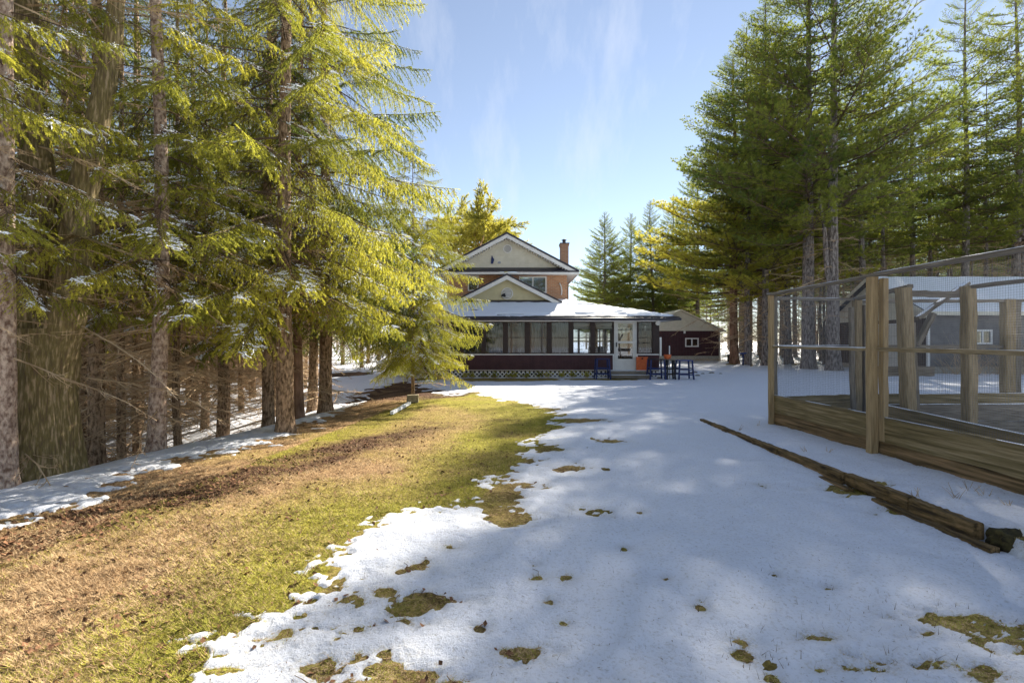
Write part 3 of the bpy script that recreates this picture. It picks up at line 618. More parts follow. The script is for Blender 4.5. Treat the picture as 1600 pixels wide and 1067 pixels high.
def round_vent(x, y, z, r_, dark=None):
    e = empty('vent', (0, 0, 0)); e.parent = H_; e.location = Vector((x, y, z))-H_.location
    m = MB(); disc(m, 0, 0, 0, r_*.8, .02, 24); m.build('backing', M_white, e)
    m = MB()
    for i in range(24):
        a, b = i*math.pi/12, (i+1)*math.pi/12; m.bar((math.cos(a)*r_, -.02, math.sin(a)*r_), (math.cos(b)*r_, -.02, math.sin(b)*r_), .05, .03, up=(0, 1, 0))
    m.build('rim', M_white, e); m = MB()
    for k in range(-3, 4):
        hw = math.sqrt(max(.001, (r_*.85)**2-(k*r_*.25)**2)); m.box(-hw, hw, -.045, -.02, k*r_*.25-.012, k*r_*.25+.012)
    m.build('louvre', mat('vent_grey', (.35, .35, .34)), e)
    return e
round_vent(-.23, GY-.02, 6.32, .2)
# bird-shaped metal ornament on the gable
m = MB(); p = at(769, 406, GY-.06); m.prism([(p.x-.07, p.z-.2), (p.x+.05, p.z-.2), (p.x+.10, p.z+.02), (p.x+.04, p.z+.12), (p.x-.01, p.z+.24), (p.x-.05, p.z+.08)], GY-.06, GY-.03); hb(m, 'ornament', M_blue)
m = MB(); p = at(780, 410, GY-.06); m.prism([(p.x-.09, p.z-.05), (p.x+.06, p.z-.06), (p.x+.09, p.z+.02), (p.x, p.z+.05), (p.x-.05, p.z+.03)], GY-.06, GY-.03); hb(m, 'ornament', mat('grey_ornament', (.3, .33, .38)))
m = MB(); p = at(877, 452, WY); m.tube([(p.x, WY-.03, p.z-.30), (p.x+.02, WY-.08, p.z-.1), (p.x-.02, WY-.08, p.z+.15), (p.x-.10, WY-.05, p.z+.32)], .03); hb(m, 'conduit', M_white)
# chimney
m = MB(); m.box(2.83, 3.28, 26.7, 27.3, 0, 7.15); m.box(2.80, 3.31, 26.67, 27.33, 7.15, 7.25); hb(m, 'chimney', M_brick)
m = MB(); m.box(2.78, 3.33, 26.65, 27.35, 7.25, 7.31); m.tube([(3.05, 27, 7.31), (3.05, 27, 7.52)], .10, 10); m.tube([(3.05, 27, 7.52), (3.05, 27, 7.60)], [.17, .02], 10); hb(m, 'chimney_cap', mat('cap_metal', (.08, .07, .07), rough=.5))
# small gable over porch roof
m = MB(); lap(m, -.25, 4.72, 2.3, 3.6, 22.95, .10); hb(m, 'dormer_siding', M_yellowsid)
roofpair(-.25, 4.93, 2.72, 22.55, 23.69, 3.55, 'dormer_roof', .08, M_roofd)
m = MB()
for s in (-1, 1): m.slab([(-.25, 22.58, 4.84), (-.25, 22.64, 4.84), (-.25+s*2.68, 22.64, 3.49), (-.25+s*2.68, 22.58, 3.49)], .20); m.slab([(-.25, 22.64, 4.8), (-.25, 22.94, 4.8), (-.25+s*2.6, 22.94, 3.48), (-.25+s*2.6, 22.64, 3.48)], .02)
hb(m, 'dormer_rake_board', M_white)
round_vent(-.24, 22.91, 3.98, .27)
m = MB(); x, z = -.42, 3.86; m.prism([(x-.11, z-.06), (x-.02, z-.03), (x+.08, z-.06), (x+.12, z+.0), (x+.07, z+.07), (x+.10, z+.14), (x+.02, z+.11), (x-.07, z+.07), (x-.12, z+.02)], 22.80, 22.84); hb(m, 'animal_ornament', M_black)
m = MB(); m.slab([(-2.6, 22.75, 3.58), (2.1, 22.75, 3.58), (2.1, 22.94, 3.66), (-2.6, 22.94, 3.66)], .05); hb(m, 'flashing', M_roofd)
# porch
PY = 20.2
def XP(px): return (px-800)/F*PY
def ZP(py): return EYE+(533.5-py)/F*PY
PX0, PX1 = -3.85, XP(1030)
DX0, DX1 = XP(961), XP(992.5)
zs0, zs1 = ZP(552.5), ZP(503)
m = MB(); m.box(PX0, PX1, PY+.02, 23.68, .30, .36); m.box(WX1+.01, PX1, 23.68, 27, .30, .36); hb(m, 'porch_floor', M_floorw)
m = MB(); m.box(PX0, PX1, PY+.1, 23.68, 2.50, 2.54); m.box(WX1+.01, PX1, 23.68, 27, 2.50, 2.54); hb(m, 'porch_ceiling', M_ceil)
def ribbed(mb, x0, x1, y, z0, z1, pitch=.15, mi=0, rib=.014):
    mb.box(x0, x1, y, y+.06, z0, z1, mi); x = x0+pitch/2
    while x < x1-.03: mb.box(x-.02, x+.02, y-rib, y, z0+.002, z1-.002, mi); x += pitch
m = MB(); ribbed(m, PX0, DX0-.06, PY, .36, zs0-.06); ribbed(m, DX1+.06, PX1, PY, .36, zs0-.06)
m.box(PX1-.06, PX1, PY+.06, 27, .36, zs0-.06); m.box(PX0, PX0+.06, PY+.06, 23.68, .36, zs0-.06); m.box(WX1, PX1-.06, 26.94, 27, .36, .9)
hb(m, 'porch_siding', M_maroon)
wins = [(655.5, 684.5), (690, 719), (724, 753), (758, 787), (792.6, 821), (827, 855.5), (861, 889.6), (895, 923.6), (928.7, 958), (996.7, 1020)]
m = MB(); m.box(PX0, PX1, PY, PY+.1, zs1, 2.56); edges = [PX0]
for a, b in wins: edges += [XP(a), XP(b)]
edges = edges+[PX1]; E = sorted(edges+[DX0, DX1]); prs = list(zip(E[0::2], E[1::2]))
for a, b in prs:
    if b-a > .005: m.box(a, b, PY-.01, PY+.1, zs0-.06, zs1)
m.box(XP(1020), PX1, PY-.006, PY+.1, zs0, zs1)
for yy_ in (21.3, 22.5, 23.6, 24.8, 25.9, 26.95): m.box(PX1-.1, PX1, yy_-.05, yy_+.05, zs0-.06, 2.5)
m.box(PX1-.1, PX1, PY+.1, 27, 2.35, 2.5)
for x in (3.0, 3.9, 4.9, 5.8): m.box(x-.06, x+.06, 26.9, 27, .9, 2.5)
m.box(WX1, PX1, 26.9, 27, 2.3, 2.5); m.box(WX1, PX1-.1, 26.9, 27, 1.58, 1.64); hb(m, 'porch_frame', M_dark)
m = MB(); m.box(PX0, DX0-.055, PY-.035, PY, zs0-.06, zs0-.015); m.box(DX0-.1, DX0-.055, PY-.034, PY, .36, zs0-.06); m.box(DX1+.055, PX1, PY-.035, PY, zs0-.06, zs0-.015); m.box(DX1+.055, DX1+.1, PY-.034, PY, .36, zs0-.06); hb(m, 'sill_trim', M_white)
for i, (a, b) in enumerate(wins): window(XP(a), XP(b), zs0, zs1, PY+.04, .035, 1, 2, M_dark, M_screen, 'porch_window', .07, rowz=ZP(527.5)-zs0, curtain=('full' if i in (0, 1, 3, 5, 6) else 'part' if i in (2, 4, 9) else None))
# storm door
dr = empty('door', (0, 0, 0)); dr.parent = H_; dr.location = Vector((DX0, PY, .36))-H_.location; dw = DX1-DX0; dh = 2.15
m = MB(); m.box(-.05, dw+.05, -.05, .05, dh, dh+.08); m.box(-.05, 0, -.05, .05, 0, dh); m.box(dw, dw+.05, -.05, .05, 0, dh); m.box(0, .12, -.035, .0, 0, dh); m.box(dw-.12, dw, -.035, .0, 0, dh); m.box(.12, dw-.12, -.035, 0, dh-.12, dh); m.box(.12, dw-.12, -.035, 0, 0, .48); m.box(.12, dw-.12, -.035, 0, 1.16, 1.25); m.build('leaf', M_doorw, dr)
m = MB(); m.box(.12, dw-.12, -.02, -.012, .48, 1.16); m.box(.12, dw-.12, -.02, -.012, 1.25, dh-.12); m.build('pane', M_glass, dr)
m = MB(); m.box(.03, .07, -.08, -.035, 1.0, 1.2); m.build('handle', M_black, dr)
# things inside the porch
t = empty('armchair', (4.15, 22.3, .36)); tag(t, 'pale armchair inside the porch behind the window left of the door', 'chair'); m = MB(); m.box(-.35, .35, -.35, .35, .15, .45); m.build('seat', M_curtain, t, .04); m = MB(); m.box(-.4, .4, .25, .42, .3, 1.0); m.build('backrest', M_curtain, t, .05)
for s in (-1, 1): m = MB(); m.box(s*.42-.08, s*.42+.08, -.35, .4, .1, .62); m.build('armrest', M_curtain, t, .04)
# roof of porch + snow
def roof_z(y): return 2.66+(y-19.7)*(1.10/4.0)
RX0, RX1, HX = -4.5, 7.15, 2.75
m = MB(); m.slab([(RX0, 19.7, 2.66), (RX1, 19.7, 2.66), (HX, 23.68, 3.755), (RX0, 23.68, 3.755)], .10); m.slab([(RX1, 19.7, 2.66), (RX1, 28, 2.66), (HX, 28, 3.755), (HX, 23.68, 3.755)], .10); hb(m, 'porch_roof', M_roofd)
m = MB(); m.box(RX0, RX1, 19.66, 19.72, 2.52, 2.65); m.box(RX1-.03, RX1+.03, 19.72, 28, 2.52, 2.65); m.tube([(RX0, 19.62, 2.56), (RX1+.05, 19.62, 2.56)], .06, 8); hb(m, 'gutter', M_roofd)
m = MB(); m.box(RX0, RX1-.03, 19.72, PY, 2.53, 2.55); m.box(PX1, RX1-.03, PY, 28, 2.53, 2.55); m.box(RX0, PX1, PY-.05, PY-.012, 2.47, 2.53); hb(m, 'porch_soffit', M_white)
# tiled snow on the roof
def snow_roof(x0, x1, y0, y1, hipx, seed=3):
    nx_, ny_ = 230, 90; V = []; keepf = []
    U, W_ = np.meshgrid(np.linspace(0, 1, nx_), np.linspace(0, 1, ny_)); Y = y0+(y1-y0)*W_; xr = x1+(hipx-x1)*W_; X = x0+(xr-x0)*U
    mk = .30+1.3*fbm(X*1.1, Y*3.5, 4, seed)+.8*sm(.0, .08, W_)*0; mk = mk-.5*np.exp(-((W_-.07)/.05)**2)*(fbm(X*.9, Y*0+1, 3, 9) > .04)*1.2
    thk = np.clip(mk*.15, -.02, .035)-.028*sm(.35, .6, W_)*sm(.35, .6, (X-x0)/(x1-x0))
    rib = .04*np.abs(np.sin(Y*math.pi/.36))**.7*sm(.2, .5, (X-x0)/(x1-x0)); Z = 2.66+(Y-19.7)*(1.095/3.98)+.005+thk+rib*.9
    edge = np.minimum(np.minimum(U, 1-U)*80, np.minimum(W_, 1-W_)*60); Z = np.where(edge < 1, Z-.03, Z)
    i = (np.arange(ny_-1)[:, None]*nx_+np.arange(nx_-1)[None, :]).ravel(); return np.stack([X, Y, Z], 2).reshape(-1, 3)-np.array(H_.location), np.stack([i, i+1, i+nx_+1, i+nx_], 1)
V, Fq = snow_roof(RX0+.03, RX1-.05, 19.72, 23.66, HX); tag(link('roof_snow', mesh_from('roof_snow', V, Fq, [M_snowc], smooth=True), H_), kind='stuff')
# lattice skirt
m = MB(); z0, z1 = -.02, .35; x = PX0
while x < PX1:
    if not (DX0-.3 < x < DX1+.3):
        for s in (-1, 1):
            a = x if s > 0 else x+(z1-z0); b = x+(z1-z0) if s > 0 else x; m.bar((a, PY+.03+s*.006, z0), (b, PY+.03+s*.006, z1), .008, .045, up=(0, 0, 1))
    x += .185
m.box(PX0, PX1, PY+.01, PY+.04, z1-.01, z1+.02, 0); tag(hb(m, 'lattice_skirt', M_white), kind='stuff')
m = MB(); m.box(PX0, PX1, PY+.4, PY+.5, 0, .3); hb(m, 'foundation', mat('painted_porch_shade', (.02, .018, .016)))  # near-black board, shade under the porch painted behind the lattice
# steps
for k, (z, y) in enumerate(((.20, 19.75), (.03, 19.5))):
    m = MB(); m.box(DX0-.3, DX1+.45, y, PY-.02, z, z+.14, 0); m.box(DX0-.28, DX1+.43, y+.02, PY-.03, z+.14, z+.155, 1); hb(m, 'step', [M_woodG, M_snowc])
m = MB(); disc(m, XP(1027), PY-.02, ZP(505), .10, .10, 14); hb(m, 'porch_light', M_white)
m = MB(); m.box(PX1+.02, PX1+.10, PY-.02, PY+.06, ZP(556), ZP(527)); hb(m, 'downspout', M_white)
# left wing
m = MB(); m.box(-6.35, -3.36, 24.9, 31, 0, 2.75); hb(m, 'wing_wall', M_brick)
m = MB(); m.slab([(-6.7, 24.4, 2.75), (-3.36, 24.4, 2.75), (-3.36, 28, 4.0), (-6.7, 28, 4.0)], .12); m.slab([(-6.7, 28, 4.0), (-3.36, 28, 4.0), (-3.36, 31.4, 2.75), (-6.7, 31.4, 2.75)], .12); hb(m, 'wing_roof', M_roofd)
m = MB(); m.box(-6.45, -6.36, 24.8, 24.88, 0, 2.62); hb(m, 'wing_downspout', M_black)
m = MB(); m.box(-6.3, -3.9, 24.82, 24.895, -.1, .25); hb(m, 'wing_foundation', M_conc)
# small shrubs under lattice : later

# ================================================================ brown shed
D = 37.0
sx = lambda px: (px-800)/F*D
sz = lambda py: EYE+(533.5-py)/F*D
g = empty('shed', (sx(1062), D, 0)); tag(g, 'maroon metal shed with cream gable and small white window beyond the porch', 'shed')
bx0, bx1 = sx(999), sx(1125)
wx = (sx(1070.5), sx(1091.5), sz(542), sz(528))
m = MB()
for a, b, c, d_ in ((bx0, wx[0], sz(556), sz(516)), (wx[1], bx1, sz(556), sz(516)), (wx[0], wx[1], sz(556), wx[2]), (wx[0], wx[1], wx[3], sz(516))): ribbed(m, a, b, D, c, d_, .23, rib=.03)
m.box(bx1-.05, bx1, D+.06, D+9, sz(556), sz(516)); m.box(bx0, bx1, D+8.9, D+9, 0, sz(516)); hb(m, 'wall', M_maroon, parent=g)
window(wx[0], wx[1], wx[2], wx[3], D, .09, 2, parent=g)
m = MB(); apx = sx(1062); az = sz(486); zb_ = sz(516); x = bx0
while x < bx1:
    x2 = min(x+.115, bx1); f = lambda q: zb_+.02+(az-zb_)*(1-abs(q-apx)/((bx1-bx0)/2+.02)); o_ = .025 if int((x-bx0)/.115) % 2 else 0
    m.face([(x, D-o_, zb_), (x2, D-o_, zb_), (x2, D-o_, max(zb_, f(x2))), (x, D-o_, max(zb_, f(x)))]); m.face([(x2, D-.025, zb_), (x2, D, zb_), (x2, D, max(zb_, f(x2))), (x2, D-.025, max(zb_, f(x2)))]); x = x2
hb(m, 'gable_siding', M_cream, parent=g)
m = MB()
for s in (-1, 1): m.slab([(apx, D-.4, az+.12), (apx, D+9.3, az+.12), (apx+s*3.55, D+9.3, zb_-.02), (apx+s*3.55, D-.4, zb_-.02)], .10)
hb(m, 'roof', M_cream, parent=g)
m = MB(); m.box(bx1-.09, bx1+.03, D-.04, D+.05, sz(564), zb_); m.box(bx0, bx1, D-.045, D-.027, zb_-.05, zb_+.02); hb(m, 'trim', M_cream, parent=g)
m = MB(); m.box(bx0, bx1, D-.03, D+9, -.1, sz(556)); hb(m, 'foundation', M_conc, parent=g)
m = MB(); m.box(sx(1069)-.06, sx(1069)+.06, D-.15, D-.02, sz(521), sz(517)); hb(m, 'lamp', M_white, parent=g)
# ================================================================ garage on the right
GX, G0, G1 = 20.4, 22.6, 29.2
g = empty('garage', (GX, (G0+G1)/2, 0)); tag(g, 'long dark garage with snowy roof and white overhead door behind the wire enclosure', 'garage')
ev = 3.12; ap = 5.15; gm_ = (G0+G1)/2
m = MB(); m.box(GX, GX+.1, G0+.06, 24.0, .3, 2.75); m.box(GX, GX+.1, 26.8, G1, .3, 2.75); m.box(GX, GX+.1, 24, 26.8, 2.5, 2.75)
y = G0+.1
while y < G1:
    if not 23.95 < y < 26.85: m.box(GX-.02, GX, y, y+.04, .3, 2.75)
    y += .2
hb(m, 'gable_wall', M_brown, parent=g)
m = MB(); y = G0; 
m.v += []; pts = [(GX-.01, G0, 2.75), (GX-.01, G1, 2.75), (GX-.01, G1, ev), (GX-.01, gm_, ap), (GX-.01, G0, ev)]; m.face(pts); m.face([(GX+.1, p[1], p[2]) for p in reversed(pts)]); hb(m, 'gable_siding', M_cream, parent=g)
m = MB()
for k in range(4): m.box(GX+.02, GX+.06, 24.03, 26.77, .12+k*.59, .12+k*.59+.575)
hb(m, 'overhead_door', M_gdoor, parent=g)
m = MB(); m.box(GX-.03, GX+.02, 23.92, 24.02, .1, 2.55); m.box(GX-.03, GX+.02, 26.78, 26.88, .1, 2.55); m.box(GX-.03, GX+.02, 24.02, 26.78, 2.48, 2.56); m.box(GX-.04, GX+.06, G0-.05, G0+.055, .3, ev); hb(m, 'trim', M_white, parent=g)
WW = ((1519-800)/F*G0, (1549-800)/F*G0, EYE-(538-533.5)/F*G0, EYE+(533.5-515)/F*G0)
m = MB(); wallbox(m, GX+.1, GX+16, G0, .35, ev-.05, [WW], .1); hb(m, 'side_wall', M_navy, parent=g)
window(*WW, G0-.02, .09, 2, 1, M_white, M_glass, parent=g)
m = MB(); m.box(GX, GX+16, G0-.03, G0+.12, -.1, .349); m.box(GX-.03, GX+.12, G0+.12, 24, -.1, .3); m.box(GX-.03, GX+.12, 26.8, G1, -.1, .3); m.box(GX+.3, GX+.4, 23, 29, 0, 2.7); hb(m, 'foundation', M_conc, parent=g)
m = MB(); m.slab([(GX-.45, G0-.45, ev-.12), (GX+16.4, G0-.45, ev-.12), (GX+16.4, gm_, ap+.05), (GX-.45, gm_, ap+.05)], .1); m.slab([(GX-.45, gm_, ap+.05), (GX+16.4, gm_, ap+.05), (GX+16.4, G1+.45, ev-.12), (GX-.45, G1+.45, ev-.12)], .1); hb(m, 'roof', M_roofd, parent=g)
m = MB(); m.box(GX-.45, GX+16.4, G0-.5, G0-.452, ev-.26, ev-.08)
for s in (-1, 1): m.slab([(GX-.5, gm_, ap+.04), (GX-.452, gm_, ap+.04), (GX-.452, gm_+s*3.75, ev-.13), (GX-.5, gm_+s*3.75, ev-.13)], .2)
m.box(GX-.45, GX+16.4, G0-.45, G0, ev-.24, ev-.22); hb(m, 'fascia', M_cream, parent=g)
nx_, ny_ = 120, 24; U, W_ = np.meshgrid(np.linspace(0, 1, nx_), np.linspace(0, 1, ny_)); X = GX-.43+16.8*U; Y = G0-.43+(gm_-G0+.4)*W_; Z = ev-.10+(ap+.15-ev)*W_*.985+.07+.07*fbm(X*1.5, Y*1.5, 3, 4); Z = np.where((U == 0) | (U == 1) | (W_ == 0), Z-.1, Z)
i = (np.arange(ny_-1)[:, None]*nx_+np.arange(nx_-1)[None, :]).ravel(); tag(link('roof_snow', mesh_from('roof_snow', np.stack([X, Y, Z], 2).reshape(-1, 3)-np.array(g.location), np.stack([i, i+1, i+nx_+1, i+nx_], 1), [M_snowc], smooth=True), g), kind='stuff')

# ================================================================ wire enclosure
def beam(name, p, q, a, b, mt, parent, wav=.006, seg=10, up=(0, 0, 1), label=None, cap=0):
    p = Vector(p); q = Vector(q); d = q-p; L_ = d.length; xa = d.normalized(); u = Vector(up)
    if abs(xa.dot(u)) > .9: u = Vector((0, 1, 0))
    ya = u.cross(xa).normalized(); za = xa.cross(ya); Mx = Matrix((xa, ya, za)).transposed().to_4x4(); Mx.translation = (p+q)/2-parent.location
    V, Fc, Mi = [], [], []; rr = random.Random(int(p.x*1000+p.y*77+q.z*31))
    w1 = [rr.uniform(-1, 1)*wav for _ in range(seg+1)]; w2 = [rr.uniform(-1, 1)*wav for _ in range(seg+1)]; ch = min(a, b)*.1
    ring = [(-a/2+ch, -b/2), (a/2-ch, -b/2), (a/2, -b/2+ch), (a/2, b/2-ch), (a/2-ch, b/2), (-a/2+ch, b/2), (-a/2, b/2-ch), (-a/2, -b/2+ch)]
    for i in range(seg+1):
        for (y_, z_) in ring: V.append((-L_/2+L_*i/seg, y_+w1[i], z_+w2[i]+rr.uniform(-1, 1)*wav*.4))
    for i in range(seg):
        for j in range(8): Fc.append((i*8+j, i*8+(j+1) % 8, (i+1)*8+(j+1) % 8, (i+1)*8+j)); Mi.append(0)
    Fc.append(tuple(range(8))); Fc.append(tuple(seg*8+j for j in reversed(range(8)))); Mi += [0, 0]
    me = bpy.data.meshes.new(name); me.from_pydata(V, [], Fc); me.materials.append(mt); me.validate()
    o = link(name, me, parent); o.matrix_local = Mx
    if label: o['label'] = label
    if cap:
        c = [Vector(v) for v in ()]; n0 = 40; V2 = []; F2 = []
        for i in range(n0+1):
            s_ = i/n0; hgt = cap*(.5+.8*max(0, fbm(np.array([L_*s_*3+p.x*9]), np.array([p.y*3]), 3, 5)[0]+.3)); ww = a*.42
            for yv, zv in ((-ww, 0), (-ww*.7, hgt*.8), (0, hgt), (ww*.7, hgt*.8), (ww, 0)): V2.append((-L_/2+L_*s_, yv, b/2+zv-.002))
        for i in range(n0):
            for j in range(4): F2.append((i*5+j, i*5+j+1, (i+1)*5+j+1, (i+1)*5+j))
        m2 = bpy.data.meshes.new('snow_cap'); m2.from_pydata(V2, [], F2); m2.materials.append(M_snowc); m2.polygons.foreach_set('use_smooth', [True]*len(F2))
        o2 = link('snow_cap', m2, parent); o2.matrix_local = Mx
    return o
EN = empty('garden_enclosure', (4.8, 6.1, .1)); tag(EN, 'tall wooden garden enclosure of weathered posts, plank base and fine wire mesh', 'enclosure')
FX = 4.8; ZT = 2.45
beam('post', (FX-.01, 8.52, .0), (FX-.01, 8.52, ZT), .09, .06, M_woodY, EN); beam('post', (FX+.09, 8.60, .05), (FX+.09, 8.60, ZT-.02), .09, .10, M_woodG, EN)
beam('post', (FX-.035, 6.10, .04), (FX-.035, 6.10, ZT), .11, .09, M_woodY, EN, label='thick pale post at the middle of the front'); beam('post', (FX+.055, 6.02, .3), (FX+.055, 6.02, ZT-.03), .07, .09, M_woodY, EN)
beam('post', (FX, 3.0, .05), (FX, 3.0, ZT), .1, .09, M_woodG, EN)
beam('top_rail', (FX, 8.62, ZT+.02), (FX, 6.06, ZT+.02), .09, .04, M_woodG, EN, cap=.012); beam('top_rail', (FX, 6.06, ZT+.03), (FX, 2.2, ZT-.0), .12, .04, M_woodG, EN, cap=.012)
beam('middle_rail', (FX+.02, 8.55, 1.50), (FX+.02, 6.15, 1.49), .05, .04, M_wood, EN, cap=.018); beam('middle_rail', (FX+.015, 6.05, 1.49), (FX+.015, 2.2, 1.49), .05, .05, M_wood, EN, cap=.006)
for (ya, yb) in ((8.55, 6.105), (6.095, 2.2)):
    zt = .62
    beam('plank', (FX+.05, ya, zt-.165), (FX+.05, yb, zt-.155), .04, .325, M_plank, EN, .006, 14, cap=.006); beam('plank', (FX+.065, ya, zt-.468), (FX+.062, yb, zt-.462), .045, .285, M_plank2, EN, .009, 14)
# far side, with the post at its bend
A = (6.7, 8.95); Dp = (10.0, 9.3); B_ = (6.3, 7.3); C_ = (7.05, 7.1)
beam('post', (*A, .0), (*A, ZT-.02), .13, .13, M_wood, EN); beam('post', (A[0]+.12, A[1]-.05, 0), (A[0]+.1, A[1]-.05, 2.3), .05, .09, M_woodG, EN)
beam('post', (*Dp, .0), (*Dp, ZT), .2, .16, M_wood, EN); beam('post', (Dp[0]+.26, Dp[1]+.1, 0), (Dp[0]+.26, Dp[1]+.1, ZT), .14, .14, M_woodG, EN)
beam('post', (*B_, .1), (B_[0]-.10, B_[1], ZT), .165, .165, M_wood, EN); beam('post', (B_[0]+.21, B_[1]+.10, .1), (B_[0]+.12, B_[1]+.10, 1.9), .07, .08, M_woodG, EN)
beam('post', (*C_, .1), (C_[0]-.02, C_[1], ZT), .15, .15, M_wood, EN)
for xt, xb in ((1330, 1333), (1406, 1418)):
    d_ = 8.7; p = at(xt, 480, d_); q = at(xb, 622, d_); beam('leaning_post', (p.x, d_, p.z), (q.x, d_, .1), .08, .06, M_woodG, EN)
d_ = 8.4; p = at(1458, 490, d_); q = at(1432, 540, d_); beam('brace', p, q, .1, .08, M_woodG, EN)
beam('brace', at(1432, 498, 7.4), at(1512, 442, 7.6), .09, .05, M_woodG, EN, label='dark slanting board', cap=.01)
beam('top_rail', (FX+.1, 8.6, 2.40), (A[0], A[1], 2.41), .05, .05, M_woodG, EN, cap=.01); beam('top_rail', (*A, 2.42), (B_[0], B_[1], ZT+.02), .09, .06, M_woodG, EN, cap=.015); beam('top_rail', (A[0], A[1]+.06, 2.38), (*Dp, 2.42), .07, .06, M_woodG, EN, cap=.012)
beam('top_rail', (B_[0], B_[1]+.05, 2.36), (C_[0], C_[1]+.05, 2.33), .05, .1, M_woodG, EN); beam('top_rail', (C_[0], C_[1], ZT-.02), (C_[0]+.01, 3, ZT), .1, .05, M_woodG, EN); beam('top_rail', (Dp[0], Dp[1], 2.42), (Dp[0]+2, Dp[1], 2.44), .07, .06, M_woodG, EN, cap=.01)
beam('middle_rail', (FX+.15, 8.65, 1.5), (*A, 1.5), .04, .05, M_woodG, EN, cap=.01); beam('middle_rail', (A[0], A[1], 1.5), (Dp[0], Dp[1], 1.5), .05, .06, M_woodG, EN)
for zz in (.16, .44):
    beam('plank', (FX+.1, 8.62, zz), (*A, zz), .04, .27, M_plank, EN, cap=.008 if zz > .3 else 0); beam('plank', (A[0]+.1, A[1], zz), (Dp[0]+2, Dp[1], zz), .04, .27, M_plank, EN, cap=.008 if zz > .3 else 0)
    beam('plank', (5.95, 7.45, zz+.02), (5.5, 4.7, zz+.02), .04, .27, M_plank, EN, cap=.014 if zz > .3 else 0); beam('plank', (5.5, 4.66, zz+.02), (5.3, 2.4, zz+.02), .04, .27, M_plank, EN, cap=.01 if zz > .3 else 0)
    beam('plank', (6.0, 7.5, zz), (8.8, 7.6, zz), .04, .27, M_woodG, EN, cap=.014 if zz > .3 else 0)
beam('plank', (A[0]+.3, A[1]-.1, 1.03), (8.1, A[1]-.1, 1.03), .03, .19, M_woodG, EN)
def wirepanel(p, q, z0, z1, pitch=.025, r_=.00095):
    p = np.array(p, float); q = np.array(q, float); L_ = np.linalg.norm(q-p); d = (q-p)/L_; nrm_ = np.array([-d[1], d[0]]); polys = []
    n = int(L_/pitch); rs = np.random.default_rng(3)
    for i in range(n+1):
        c = p+d*(i*pitch); b = nrm_*rs.normal(0, .003); polys.append((np.array([[c[0], c[1], z0], [c[0]+b[0], c[1]+b[1], (z0+z1)/2], [c[0], c[1], z1]]), r_, r_))
    for k in range(int((z1-z0)/pitch)+1):
        z = z0+k*pitch; polys.append((np.array([[p[0], p[1], z], [(p[0]+q[0])/2, (p[1]+q[1])/2, z-.004], [q[0], q[1], z]]), r_, r_))
    V, Fc = tubes(polys); V = V-np.array(EN.location)
    tag(link('wire_mesh', mesh_from('wire_mesh', V, Fc, [M_wire]), EN), kind='stuff')
wirepanel((FX+.02, 8.5), (FX+.02, 6.15), .6, 2.44); wirepanel((FX+.02, 6.05), (FX+.02, 2.3), .6, 2.44)
wirepanel((FX+.1, 8.63), A, .58, 2.4, .035, .001); wirepanel(A, Dp, .58, 2.4, .035, .001)
# landscape timbers
TE = empty('timber_edging', (3.72, 6.4, 0)); tag(TE, 'low rotting timber edging along the raised snowy strip', 'edging')
ya = 9.1; tz = lambda q: float(np.interp(q, [3.6, 9], [.105, .01]))
for k, (yb, xo) in enumerate(((7.55, .03), (6.35, 0), (5.1, -.01), (4.25, .01), (3.62, -.02))):
    beam('timber', (3.72+xo, ya, tz(ya)), (3.72+xo-.02, yb+.02, tz(yb)), (.09), .13, M_timber, TE, .005, 18); ya = yb
beam('timber', (3.63, 7.0, -.03), (3.60, 4.9, -.0), .08, .06, M_timber, TE, .006, 16); beam('timber', (3.63, 4.6, .0), (3.62, 3.45, .02), .08, .07, M_timber, TE, .007, 14)
# clod of earth and moss at the end of the edging
def blob(name, x, y, z, sx_, sy_, sz_, mt, seed=0, sub=3, amp=.35):
    import bmesh
    bm = bmesh.new(); bmesh.ops.create_icosphere(bm, subdivisions=sub, radius=1)
    for v in bm.verts:
        c = v.co; f = 1+amp*2*float(fbm(np.array([c.x*1.7+seed*3.1+c.z]), np.array([c.y*1.7+c.z*1.3]), 4, seed)[0]); v.co = Vector((c.x*sx_, c.y*sy_, c.z*sz_))*f
    me = bpy.data.meshes.new(name); bm.to_mesh(me); bm.free(); me.materials.append(mt); me.polygons.foreach_set('use_smooth', [True]*len(me.polygons)); return link(name, me, None, (x, y, z))
x, y = gp(1575, 858); tag(blob('earth_clod', x, y, .06, .13, .10, .10, mat('mossy_earth', (.02, .014, .009), (.085, .07, .025), 22, .95, 1.0), 2, 4, .5), 'dark mossy clod of earth at the near end of the timber edging', 'clod')
# ================================================================ stools, table, small things by the door
def stool(name, x, y, w_, hh, mt, label, cat, top=None, group=None, slant=.05):
    t = empty(name, (x, y, h(x, y)+.015)); tag(t, label, cat, group)
    for a in (-1, 1):
        for b in (-1, 1):
            m = MB(); m.bar((a*w_/2, b*w_/2*.8, 0), (a*(w_/2-slant), b*(w_/2-slant)*.8, hh-.03), .055, .055); m.build('leg', mt, t)
    m = MB(); m.box(-w_/2+.02, w_/2-.02, -w_*.4, w_*.4, hh-.03, hh); m.build('seat', top or mt, t, .008)
    for zz in (.2, .5*hh):
        m = MB(); s_ = w_/2-slant*zz/hh
        for b in (-1, 1): m.box(-s_+.02, s_-.02, b*s_*.8-.012, b*s_*.8+.012, zz, zz+.05); m.box(b*s_-.012, b*s_+.012, -s_*.75, s_*.75, zz+.055, zz+.1)
        m.build('stretcher', mt, t)
    return t
def tbl(px, w_px, d, hh, *a, **k): return stool('bar_stool', (px-800)/F*d, d, w_px/F*d, hh, *a, **k)
